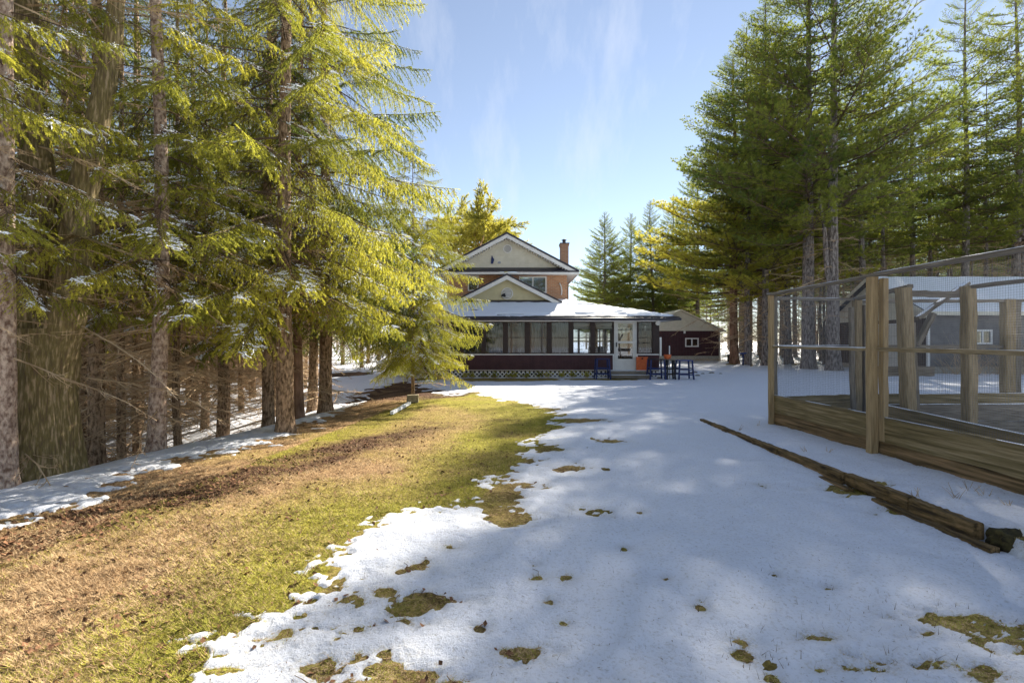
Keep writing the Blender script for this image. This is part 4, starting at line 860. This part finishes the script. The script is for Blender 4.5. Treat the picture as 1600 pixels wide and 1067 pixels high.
tbl(941, 22, 19.4, .86, M_blue, 'navy blue slatted bar stool left of the porch steps', 'stool'); tbl(1025, 24, 19.3, .86, M_blue, 'dark navy bar stool close against the right corner of the porch', 'stool', top=M_black)
tbl(1047, 13, 19.2, .84, M_black, 'narrow black legged stool carrying the orange pot', 'stool', top=M_woodG)
tbl(1069, 23, 19.2, .82, M_blue, 'blue topped bar stool standing furthest right on the snow', 'stool', top=M_blueb)
p = at(1043, 557, 19.2); m = MB(); m.tube([(p.x, p.y, .87), (p.x, p.y, .90), (p.x, p.y, 1.04), (p.x, p.y, 1.06)], [.10, .13, .155, .15], 16); o = m.build('flower_pot', M_orange); tag(o, 'orange pot standing on the narrow stool', 'pot')
m = MB(); q = at(1046, 545, 19.5); m.tube([(q.x, q.y, .0), (q.x, q.y, 1.42)], .025, 8); tag(m.build('pole', M_white), 'thin white pole rising behind the orange pot', 'pole')
for o_ in ():
    pass
bx_ = at(1003.5, 577, 20.0); t = empty('orange_chest', (bx_.x, 20.02, .33)); tag(t, 'square orange panelled chest leaning against the porch right of the door', 'chest')
m = MB(); m.box(-.24, .24, -.02, .1, 0, .56); m.build('body', M_orange, t, .01); m = MB(); m.box(-.25, .25, -.035, .11, .56, .60); m.build('lid', M_orange, t, .006)
m = MB(); m.box(-.03, .03, -.05, -.02, .5, .56); m.build('latch', M_black, t)
m = MB(); m.box(sx(1127), sx(1138), D-1.5, D-1.0, 0, .6); m.tube([(sx(1133), D-1.2, .6), (sx(1133), D-1.2, .75)], .12, 8); o = m.build('generator', M_black, None, .03); tag(o, 'small dark machine at the right corner of the maroon shed', 'machine')
t = empty('bird_bath', (*[(at(1161, 560, 31).x), 31], 0)); tag(t, 'small dark blue stand on the snow between the grey pine trunks', 'stand'); m = MB(); m.tube([(0, 0, 0), (0, 0, .75)], .05, 8); m.build('stem', M_blue, t); m = MB(); m.tube([(0, 0, .75), (0, 0, .85)], [.12, .28], 14); m.build('bowl', M_blueb, t)
for i, (px, py, s_) in enumerate(((1085, 583, .16), (1098, 585, .10), (1112, 584, .14), (1126, 585, .09), (1090, 588, .12), (1030, 592, .12), (1012, 591, .1))):
    x, y = gp(px, py); tag(blob('stone', x, y, .03, s_, s_*.8, s_*.5, mat('grey_stone', (.12, .11, .10), (.3, .28, .26), 9, .9), i, 2), 'rounded grey stone half buried in the snow by the bar stools', 'stone', 'stones in the snow by the stools')
# concrete block by the thin spruce
x, y = gp(645, 628); m = MB(); m.box(-.15, .15, -.12, .12, 0, .20); o = m.build('concrete_block', M_block, None, .012); o.location = (x, y, h(x, y)); o.rotation_euler = (0, 0, .15); tag(o, 'square tan concrete block at the foot of the thin spruce', 'block')
m = MB(); a = gp(612, 648); b = gp(640, 632); m.bar((a[0], a[1], .04), (b[0], b[1], .04), .07, .06); o = m.build('snowy_board', M_snowc); tag(o, 'short snow covered board beside the concrete block', 'board')
# ================================================================ TREES, left
P = lambda px, d: ((px-800)/F*d, d)
spruce(*P(6, 4.95), 13, .105, 2.3, 2.2, 30, 'slim pale barked spruce at the left edge in front of the massive forked trunk', bark=M_barkL, ndead=14, seed=1, deadlo=1.5)
spruce(*P(243, 6.7), 15, .112, 2.6, 2.9, 52, 'tall straight spruce with sunlit trunk right of the massive forked trunk', bark=M_barkL, ndead=34, seed=2)
spruce(*P(446, 8.15), 15, .145, 2.55, 3.7, 86, 'thick brown spruce trunk nearest the lawn, bright yellow green boughs above', seed=3, ndead=8, deadlo=2.2)
spruce(-5.95, 4.0, 13, .14, 2.9, 3.0, 60, 'spruce beyond the left edge whose boughs hang in front of the massive forked trunk', seed=22, ndead=10, deadlo=2)
spruce(*P(468, 10.0), 14, .10, 2.8, 2.0, 26, 'slender red brown spruce trunk just right of the thick one', bark=M_barkR, seed=4, ndead=16)
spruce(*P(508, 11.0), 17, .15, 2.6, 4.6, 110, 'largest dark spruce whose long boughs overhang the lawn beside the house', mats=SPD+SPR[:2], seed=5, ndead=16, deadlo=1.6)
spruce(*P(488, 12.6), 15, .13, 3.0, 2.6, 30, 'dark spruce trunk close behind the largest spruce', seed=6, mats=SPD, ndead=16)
spruce(*P(420, 9.6), 15, .115, 2.8, 2.4, 30, 'dark spruce trunk standing left behind the thick brown one', seed=7, ndead=26)
spruce(*P(150, 7.2), 14, .115, 3.0, 2.3, 26, 'spruce trunk just right of the massive forked trunk', seed=8, ndead=40)
spruce(*P(100, 9.5), 14, .12, 3.0, 2.4, 28, 'spruce showing its crown behind the massive forked trunk', seed=18, ndead=30)
spruce(*P(190, 8.2), 12, .07, 3, 2.0, 20, 'thin spruce pole between the two nearest left spruces', seed=9, ndead=34)
spruce(*P(645, 12.4), 7.4, .05, 1.4, 2.9, 90, 'thin young spruce with drooping boughs behind the concrete block', seed=10, ndead=5, deadlo=.5, name='young_spruce')
for nm in ():
    pass
# massive forked trunk
x, y = P(62, 5.55); t = empty('forked_tree', (x, y, h(x, y)-.1)); tag(t, 'massive forked old tree with mossy furrowed bark at the left edge', 'tree')
link('trunk', trunk_mesh('trunk', [(.02, 0, 0), (.0, 0, .5), (0, 0, 1.1), (.01, 0, 1.6), (.0, 0, 1.95)], [.36, .345, .33, .33, .30], M_barkM, 120, 150, .06, .30, 16, 5), t)
link('limb', trunk_mesh('limb', [(-.10, 0, 1.5), (-.14, 0, 2.0), (-.17, .05, 2.6), (-.1, .1, 3.6), (-.3, .1, 5.5), (-.2, .2, 8)], [.24, .21, .18, .16, .12, .05], M_barkM, 60, 100, .06, 0, 10, 9), t)
link('limb', trunk_mesh('limb', [(.12, 0, 1.45), (.24, .03, 1.95), (.34, .08, 2.5), (.36, .12, 3.4), (.6, .3, 5.4), (.7, .5, 8.5)], [.22, .20, .175, .15, .10, .04], M_barkM, 60, 100, .06, 0, 10, 12), t)
link('limb', trunk_mesh('limb', [(-.1, 0, 2.9), (.6, -.15, 3.05), (1.4, -.2, 2.75), (2.3, .1, 2.75)], [.05, .045, .035, .012], M_barkM, 14, 30, .04, 0, 10, 12), t)
rr = random.Random(4)
for i in range(46): z = rr.uniform(1.9, 6.5); branch_obj(t, rr.choice(DEADM), z, (rr.choice([-.15, .35])+rr.uniform(-.1, .1), .1), rr.uniform(0, 6.28), rr.uniform(-.3, .5), rr.uniform(.7, 1.6), 'dead_branch')

# ---- woodland copies: shared meshes
def merged_tree(kind, seed):
    r = random.Random(seed); parts = []; dead = []
    if kind == 'spruce':
        ht, zb, nb, rad = 14, 4.2, 58, 2.5; B = [spruce_branch(700+seed*10+i, False, .1) for i in range(3)]; s0 = 3.0
    else:
        ht, zb, nb, rad = 19, 8.6, 52, 3.3; B = [pine_branch(700+seed*10+i, False) for i in range(3)]; s0 = 4.0
    az = r.uniform(0, 6)
    for i in range(nb):
        f = (i+r.random())/nb; z = zb+(ht-zb)*f; az += 2.4+r.uniform(-.4, .4); L_ = rad*((1-f)**.7*.9+.12)*r.uniform(.7, 1.15)
        parts.append(place(r.choice(B), (0, 0, z), az, (R(-12)+R(35)*f)+r.uniform(-.1, .1), L_/s0))
    for i in range(130 if kind == 'spruce' else 44):
        z = .7+(zb+2-.7)*(i+r.random())/(130 if kind == 'spruce' else 44); dead.append(place(r.choice(DEAD), (0, 0, z), r.uniform(0, 6.28), r.uniform(-.35, .2), r.uniform(.6, 1.35)))
    tr = trunk_mesh('trunk', [(r.uniform(-.06, .06), r.uniform(-.06, .06), z) for z in np.linspace(-.3, ht, 9)], [.15*(1-.85*i/8) for i in range(9)], M_bark if kind == 'spruce' else M_barkP, 10, 40, .05, .25, seed=seed)
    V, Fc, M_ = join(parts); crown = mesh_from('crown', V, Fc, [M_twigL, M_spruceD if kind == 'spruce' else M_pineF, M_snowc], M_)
    V, Fc, M_ = join(dead); dd = mesh_from('dead_branches', V, Fc, [M_twig], M_)
    return tr, crown, dd
WS = [merged_tree('spruce', i) for i in range(2)]; WP = [merged_tree('pine', i) for i in range(3)]
placed = []
def wood_tree(kit, name, x, y, sc, label, group, rz, crown=True, dead=True, girth=1):
    t = empty(name, (x, y, h(x, y)), rz); t.scale = (sc, sc, sc); tag(t, label, 'tree', group)
    o = link('trunk', kit[0], t); o.scale = (girth, girth, 1)
    if crown: link('crown', kit[1], t)
    if dead: link('dead_branches', kit[2], t)
    return t
rr = random.Random(21); n = 0; tries = 0
while n < 140 and tries < 6000:
    tries += 1; y = rr.uniform(6, 48); x = rr.uniform(-1.25*y-4, -5.9-.02*y)
    xe = -5.4+(min(y, 60)-4.9)*.24
    if x > xe-1.1 or (y > 13 and x > -.40*y-1.2 and y < 42): continue
    if y > 42 and x > -8: continue
    if any((x-a)**2+(y-b)**2 < (1.15+.03*y)**2 for a, b in placed): continue
    if abs(x+6.3) < 1 and abs(y-7) < 1: continue
    placed.append((x, y)); n += 1
    wood_tree(rr.choice(WS), 'spruce_tree', x, y, rr.uniform(.75, 1.15), 'spruce with dead lower twigs standing in the dense wood on the left', 'spruces of the left wood', rr.uniform(0, 6.28), girth=rr.uniform(.55, 1.2))
for k in range(46):
    y = rr.uniform(58, 95); x = rr.uniform(-1.25*y, -.06*y); wood_tree(rr.choice(WP+WS), 'far_tree', x, y, rr.uniform(.6, .85), 'far evergreen closing the view past the left side of the house', 'far evergreens left of the house', rr.uniform(0, 6.28))
for k in range(34):
    y = -rr.uniform(9, 30); x = rr.uniform(-34, 34); wood_tree(rr.choice(WP+WS), 'evergreen_tree', x, y, rr.uniform(.6, .9), 'evergreen on the far side of the yard, seen only mirrored in the porch glass', 'evergreens mirrored in the porch glass', rr.uniform(0, 6.28))
for k in range(26):
    px = rr.uniform(300, 492); d = rr.uniform(14, 34); x, y = P(px, d); wood_tree(rr.choice(WS), 'spruce_tree', x, y, rr.uniform(.75, 1.05), 'spruce with dead lower twigs standing in the dense wood on the left', 'spruces of the left wood', rr.uniform(0, 6.28), girth=rr.uniform(.5, 1.0))
brush = []; rb = random.Random(5)
for k in range(420):
    y = 5+rb.random()**1.3*22; xe = -5.4+(y-4.9)*.24; x = xe-.9-rb.random()**1.2*(5+.4*y)
    if y > 13 and x > -.40*y-1: continue
    brush.append(place(rb.choice(DEAD), (x, y, h(x, y)+rb.uniform(.05, 1.9)), rb.uniform(0, 6.28), rb.uniform(-.3, .9), rb.uniform(.6, 1.5)))
V, Fc, M_ = join(brush); tag(link('underbrush', mesh_from('underbrush', V, Fc, [M_twig], M_)), 'tangle of bare brown brush between the trunks of the left wood', None, None, 'stuff')
# few trees standing in the snow between wood and house
for px, d in ((575, 40), (565, 34), (622, 45), (607, 52), (535, 38), (552, 48)):
    wood_tree(rr.choice(WS), 'spruce_tree', *P(px, d), rr.uniform(.9, 1.1), 'spruce standing apart in the snow beyond the left wood', 'spruces beyond the side of the house', rr.uniform(0, 6))
# ================================================================ TREES, right
pine(*P(1148, 33.2), 22, .30, 4.6, 5.8, 70, 'red brown pine trunk nearest the maroon shed with lower boughs coloured sunlit yellow', bark=M_barkR, seed=31, low=.45)
pine(*P(1169, 31.4), 23, .20, 5.0, 4.8, 60, 'slim grey pine second from the maroon shed', seed=32, low=.3)
pine(*P(1196, 30.4), 24, .24, 4.9, 5.8, 72, 'pale silver pine trunk third from the maroon shed', seed=33, low=.25)
pine(*P(1263, 26.3), 24, .36, 7.2, 6.2, 64, 'thick grey pine just left of the forking one, before the wood', seed=34)
t = bpy.data.objects['pine_tree']; r_ = random.Random(3)
for i in range(9): branch_obj(t, r_.choice(PINESUN), 5.2+i*.62, (0, 0), math.pi+r_.uniform(-.55, .45), R(4)+r_.uniform(-.1, .12), r_.uniform(1.25, 1.65))  # boughs towards the left, sunlight painted into their needle colour
t = pine(*P(1302, 24.8), 24, .33, 8.0, 5.8, 52, 'thick pale forking pine nearest the garage corner', seed=35)
link('limb', trunk_mesh('limb', [(.0, 0, 4.0), (-.35, 0, 5.5), (-.45, 0, 7.5), (-.7, .1, 9.5)], [.14, .13, .1, .06], M_barkP, 12, 24, .05, 0, seed=3), t)
pine(*P(1233, 33), 23, .24, 8, 5.2, 50, 'pine with dark trunk standing behind the two thick grey ones', seed=36)
pine(*P(1345, 33), 23, .26, 8, 5.2, 50, 'dark pine rising behind the garage gable', seed=37)
pine(*P(1425, 34), 21, .24, 8.5, 4.6, 40, 'dark pine rising behind the middle of the garage roof', seed=38)
pine(*P(1509, 31.5), 25, .27, 8.5, 5.4, 54, 'tall dark open pine rising behind the garage window', seed=39)
pine(*P(1590, 31), 26, .3, 7.5, 6.0, 60, 'darkest tall pine at the right edge behind the garage', seed=40)
pine(*P(1090, 43), 17.5, .22, 3.6, 4.6, 80, 'green pine behind the maroon shed roof', seed=41)
for i, (px, d, ht) in enumerate(((945, 45, 14.2), (985, 49, 15.2), (1018, 47, 16.0), (1052, 50, 17.5))):
    pine(*P(px, d), ht, .2, 2.6, 4.3, 120, ['leftmost blue green pine beyond the chimney against open sky', 'narrow pine second right of the chimney', 'pine third right of the chimney, above the porch roof', 'pine fourth right of the chimney, tallest of its row'][i], seed=50+i, shape=lambda f: (1-f)**.8*min(1, .6+f*2)+.05, ndead=4)
placed = [P(1148, 33), P(1196, 30), P(1263, 26), P(1302, 25), P(1345, 33), P(1425, 34), P(1509, 31.5)]; n = 0; tries = 0
while n < 190 and tries < 16000:
    tries += 1; y = rr.uniform(30.5, 85); x = rr.uniform(.47*y, 1.22*y+3)
    if x > 18.5 and y < 31.0: continue
    if 8 < x < 18.5 and y < 48 and x/y < .5: continue
    if any((x-a)**2+(y-b)**2 < (1.1+.012*y)**2 for a, b in placed): continue
    placed.append((x, y)); n += 1
    wood_tree(rr.choice(WP), 'pine_tree', x, y, rr.uniform(.85, 1.2), 'straight dark pine trunk in the plantation behind the garage', 'pines of the right hand wood', rr.uniform(0, 6.28), girth=rr.uniform(.8, 1.3))
for k in range(90):
    y = rr.uniform(58, 105); x = rr.uniform(.16*y, (.5 if k < 45 else 1.25)*y); wood_tree(rr.choice(WP+WS), 'pine_tree', x, y, rr.uniform(.55, .8), 'far pine showing between the trunks beyond the maroon shed', 'far pines beyond the shed', rr.uniform(0, 6.28))
brush = []
for k in range(420):
    y = 31+rb.random()**1.2*32; x = y*rb.uniform(.42, 1.2)
    if 19 < x < 37 and y < 31.5: continue
    brush.append(place(rb.choice(DEAD), (x, y, rb.uniform(.1, 4.5)), rb.uniform(0, 6.28), rb.uniform(-.3, .9), rb.uniform(1.2, 2.6)))
V, Fc, M_ = join(brush); tag(link('underbrush', mesh_from('underbrush', V, Fc, [M_twig], M_)), 'haze of bare brown twigs between the pine trunks behind the garage', None, None, 'stuff')
# ---- yellow twiggy tree behind the house
def twiggy(x, y, ht, rad, label, seed=5):
    r = np.random.default_rng(seed); t = empty('willow_tree', (x, y, h(x, y))); tag(t, label, 'tree'); polys = []; TP, TD, TL = [], [], []
    def grow(p, d, l, rd, lev):
        n_ = 5; pts = [p]
        for i in range(n_): d = nrm(d+r.normal(0, .10, 3)+np.array([0, 0, .05 if lev < 3 else -.03])); pts.append(pts[-1]+d*l/n_)
        polys.append((np.array(pts), rd, rd*.55))
        if lev >= 2:
            for i in range(1, n_+1):
                for _ in range(3): TP.append(pts[i]); TD.append(nrm(d+r.normal(0, .5, 3))); TL.append(.45)
        if lev == 5: return
        for k in range(3 if lev < 4 else 2):
            a = r.uniform(.35, 1); pp = pts[max(1, int(a*n_))]; q = r.normal(size=3); q = nrm(q-d*(q@d)); grow(pp, nrm(d*.8+q*.6), l*r.uniform(.62, .8), rd*.55, lev+1)
    for k in range(5): a = k*1.26+r.uniform(-.3, .3); grow(np.array([0, 0, ht*.25]), nrm(np.array([math.cos(a)*.45, math.sin(a)*.45, .85])), ht*.26, .14, 1)
    V, Fc = tubes(polys); link('limbs', mesh_from('limbs', V, Fc, [M_twig]), t)
    V, Fc = needles(np.array(TP), np.array(TD), np.array(TL), 14, .28, .024, .5, r); link('crown', mesh_from('crown', V, Fc, [M_willow]), t)
    link('trunk', trunk_mesh('trunk', [(0, 0, -.2), (0, 0, ht*.3)], [.35, .2], M_bark, 12, 20), t)
twiggy(*P(735, 41), 20, 4, 'rounded yellow twigged tree behind the left gable of the house')
# ---- undergrowth: little plants under the lattice, brambles by the garage, twigs on snow
def sprig(name, x, y, n_, ht, mt, label, group=None, seed=0, leaf=None):
    r = np.random.default_rng(seed); polys = []
    for i in range(n_):
        d = nrm(np.array([r.normal(0, .6), r.normal(0, .6), 1.0])); p = np.array([r.normal(0, ht*.12), r.normal(0, ht*.12), 0]); l = ht*r.uniform(.5, 1.1)
        polys.append((np.stack([p, p+d*l*.5, p+d*l+[0, 0, -.1*l]]), .003+.002*ht, .0015))
    V, Fc = tubes(polys); parts = [(V, Fc, 0)]
    if leaf:
        TP = np.concatenate([q[0][1:] for q in polys]); parts.append((*needles(TP, np.tile([[0, 0, 1.]], (len(TP), 1)), np.full(len(TP), ht*.15), 10, .07, .015, 1.2, r), 1))
    V, Fc, M_ = join(parts); o = link(name, mesh_from(name, V, Fc, [mt]+([leaf] if leaf else []), M_), None, (x, y, h(x, y))); return tag(o, label, 'plant', group)
for i in range(14):
    x, y = XP(690+i*17+rr.uniform(-5, 5)), 19.95; sprig('low_plant', x, y, 12, .3, M_twig, 'low straggly green plant in front of the white lattice', 'plants along the porch lattice', i, M_spruce)
for i, (px, py, s_) in enumerate(((1430, 786, .12), (1495, 793, .14), (1540, 790, .12), (1293, 712, .12), (1155, 672, .14), (1185, 664, .12), (1260, 710, .1), (1515, 780, .12), (1578, 806, .1))):
    x, y = gp(px, py+8); sprig('weed', x, y, 6, s_*1.3, M_twig, 'dry dark weed stalks poking through the snowy strip below the planks', 'weeds on the snowy strip', 40+i)
for i, (px, d) in enumerate(((1500, 21.9), (1525, 21.8), (1562, 21.9), (1590, 21.7), (1610, 21.8))):
    x, y = P(px, d); sprig('bramble_bush', x, y, 44, 2.3, M_twig, 'bare tangled bramble against the dark garage wall', 'brambles along the garage', 70+i)
for i in range(16):
    y = rr.uniform(6.5, 11); x = -5.4+(y-4.9)*.24-rr.uniform(-.05, .9); a = rr.uniform(0, 3.1); L_ = rr.uniform(.5, 1.4); me = rr.choice(DEADM); o = link('fallen_branch', me, None, (x, y, h(x, y)+.05), (0, .05, a)); o.scale = (.8, .8, .5); tag(o, 'dead fallen branch lying on the snowy edge of the left wood', 'branch', 'fallen branches along the left wood')
print('objects', len(bpy.data.objects), 'tris', sum(len(m_.loops)-2*len(m_.polygons) for m_ in bpy.data.meshes if m_.users))
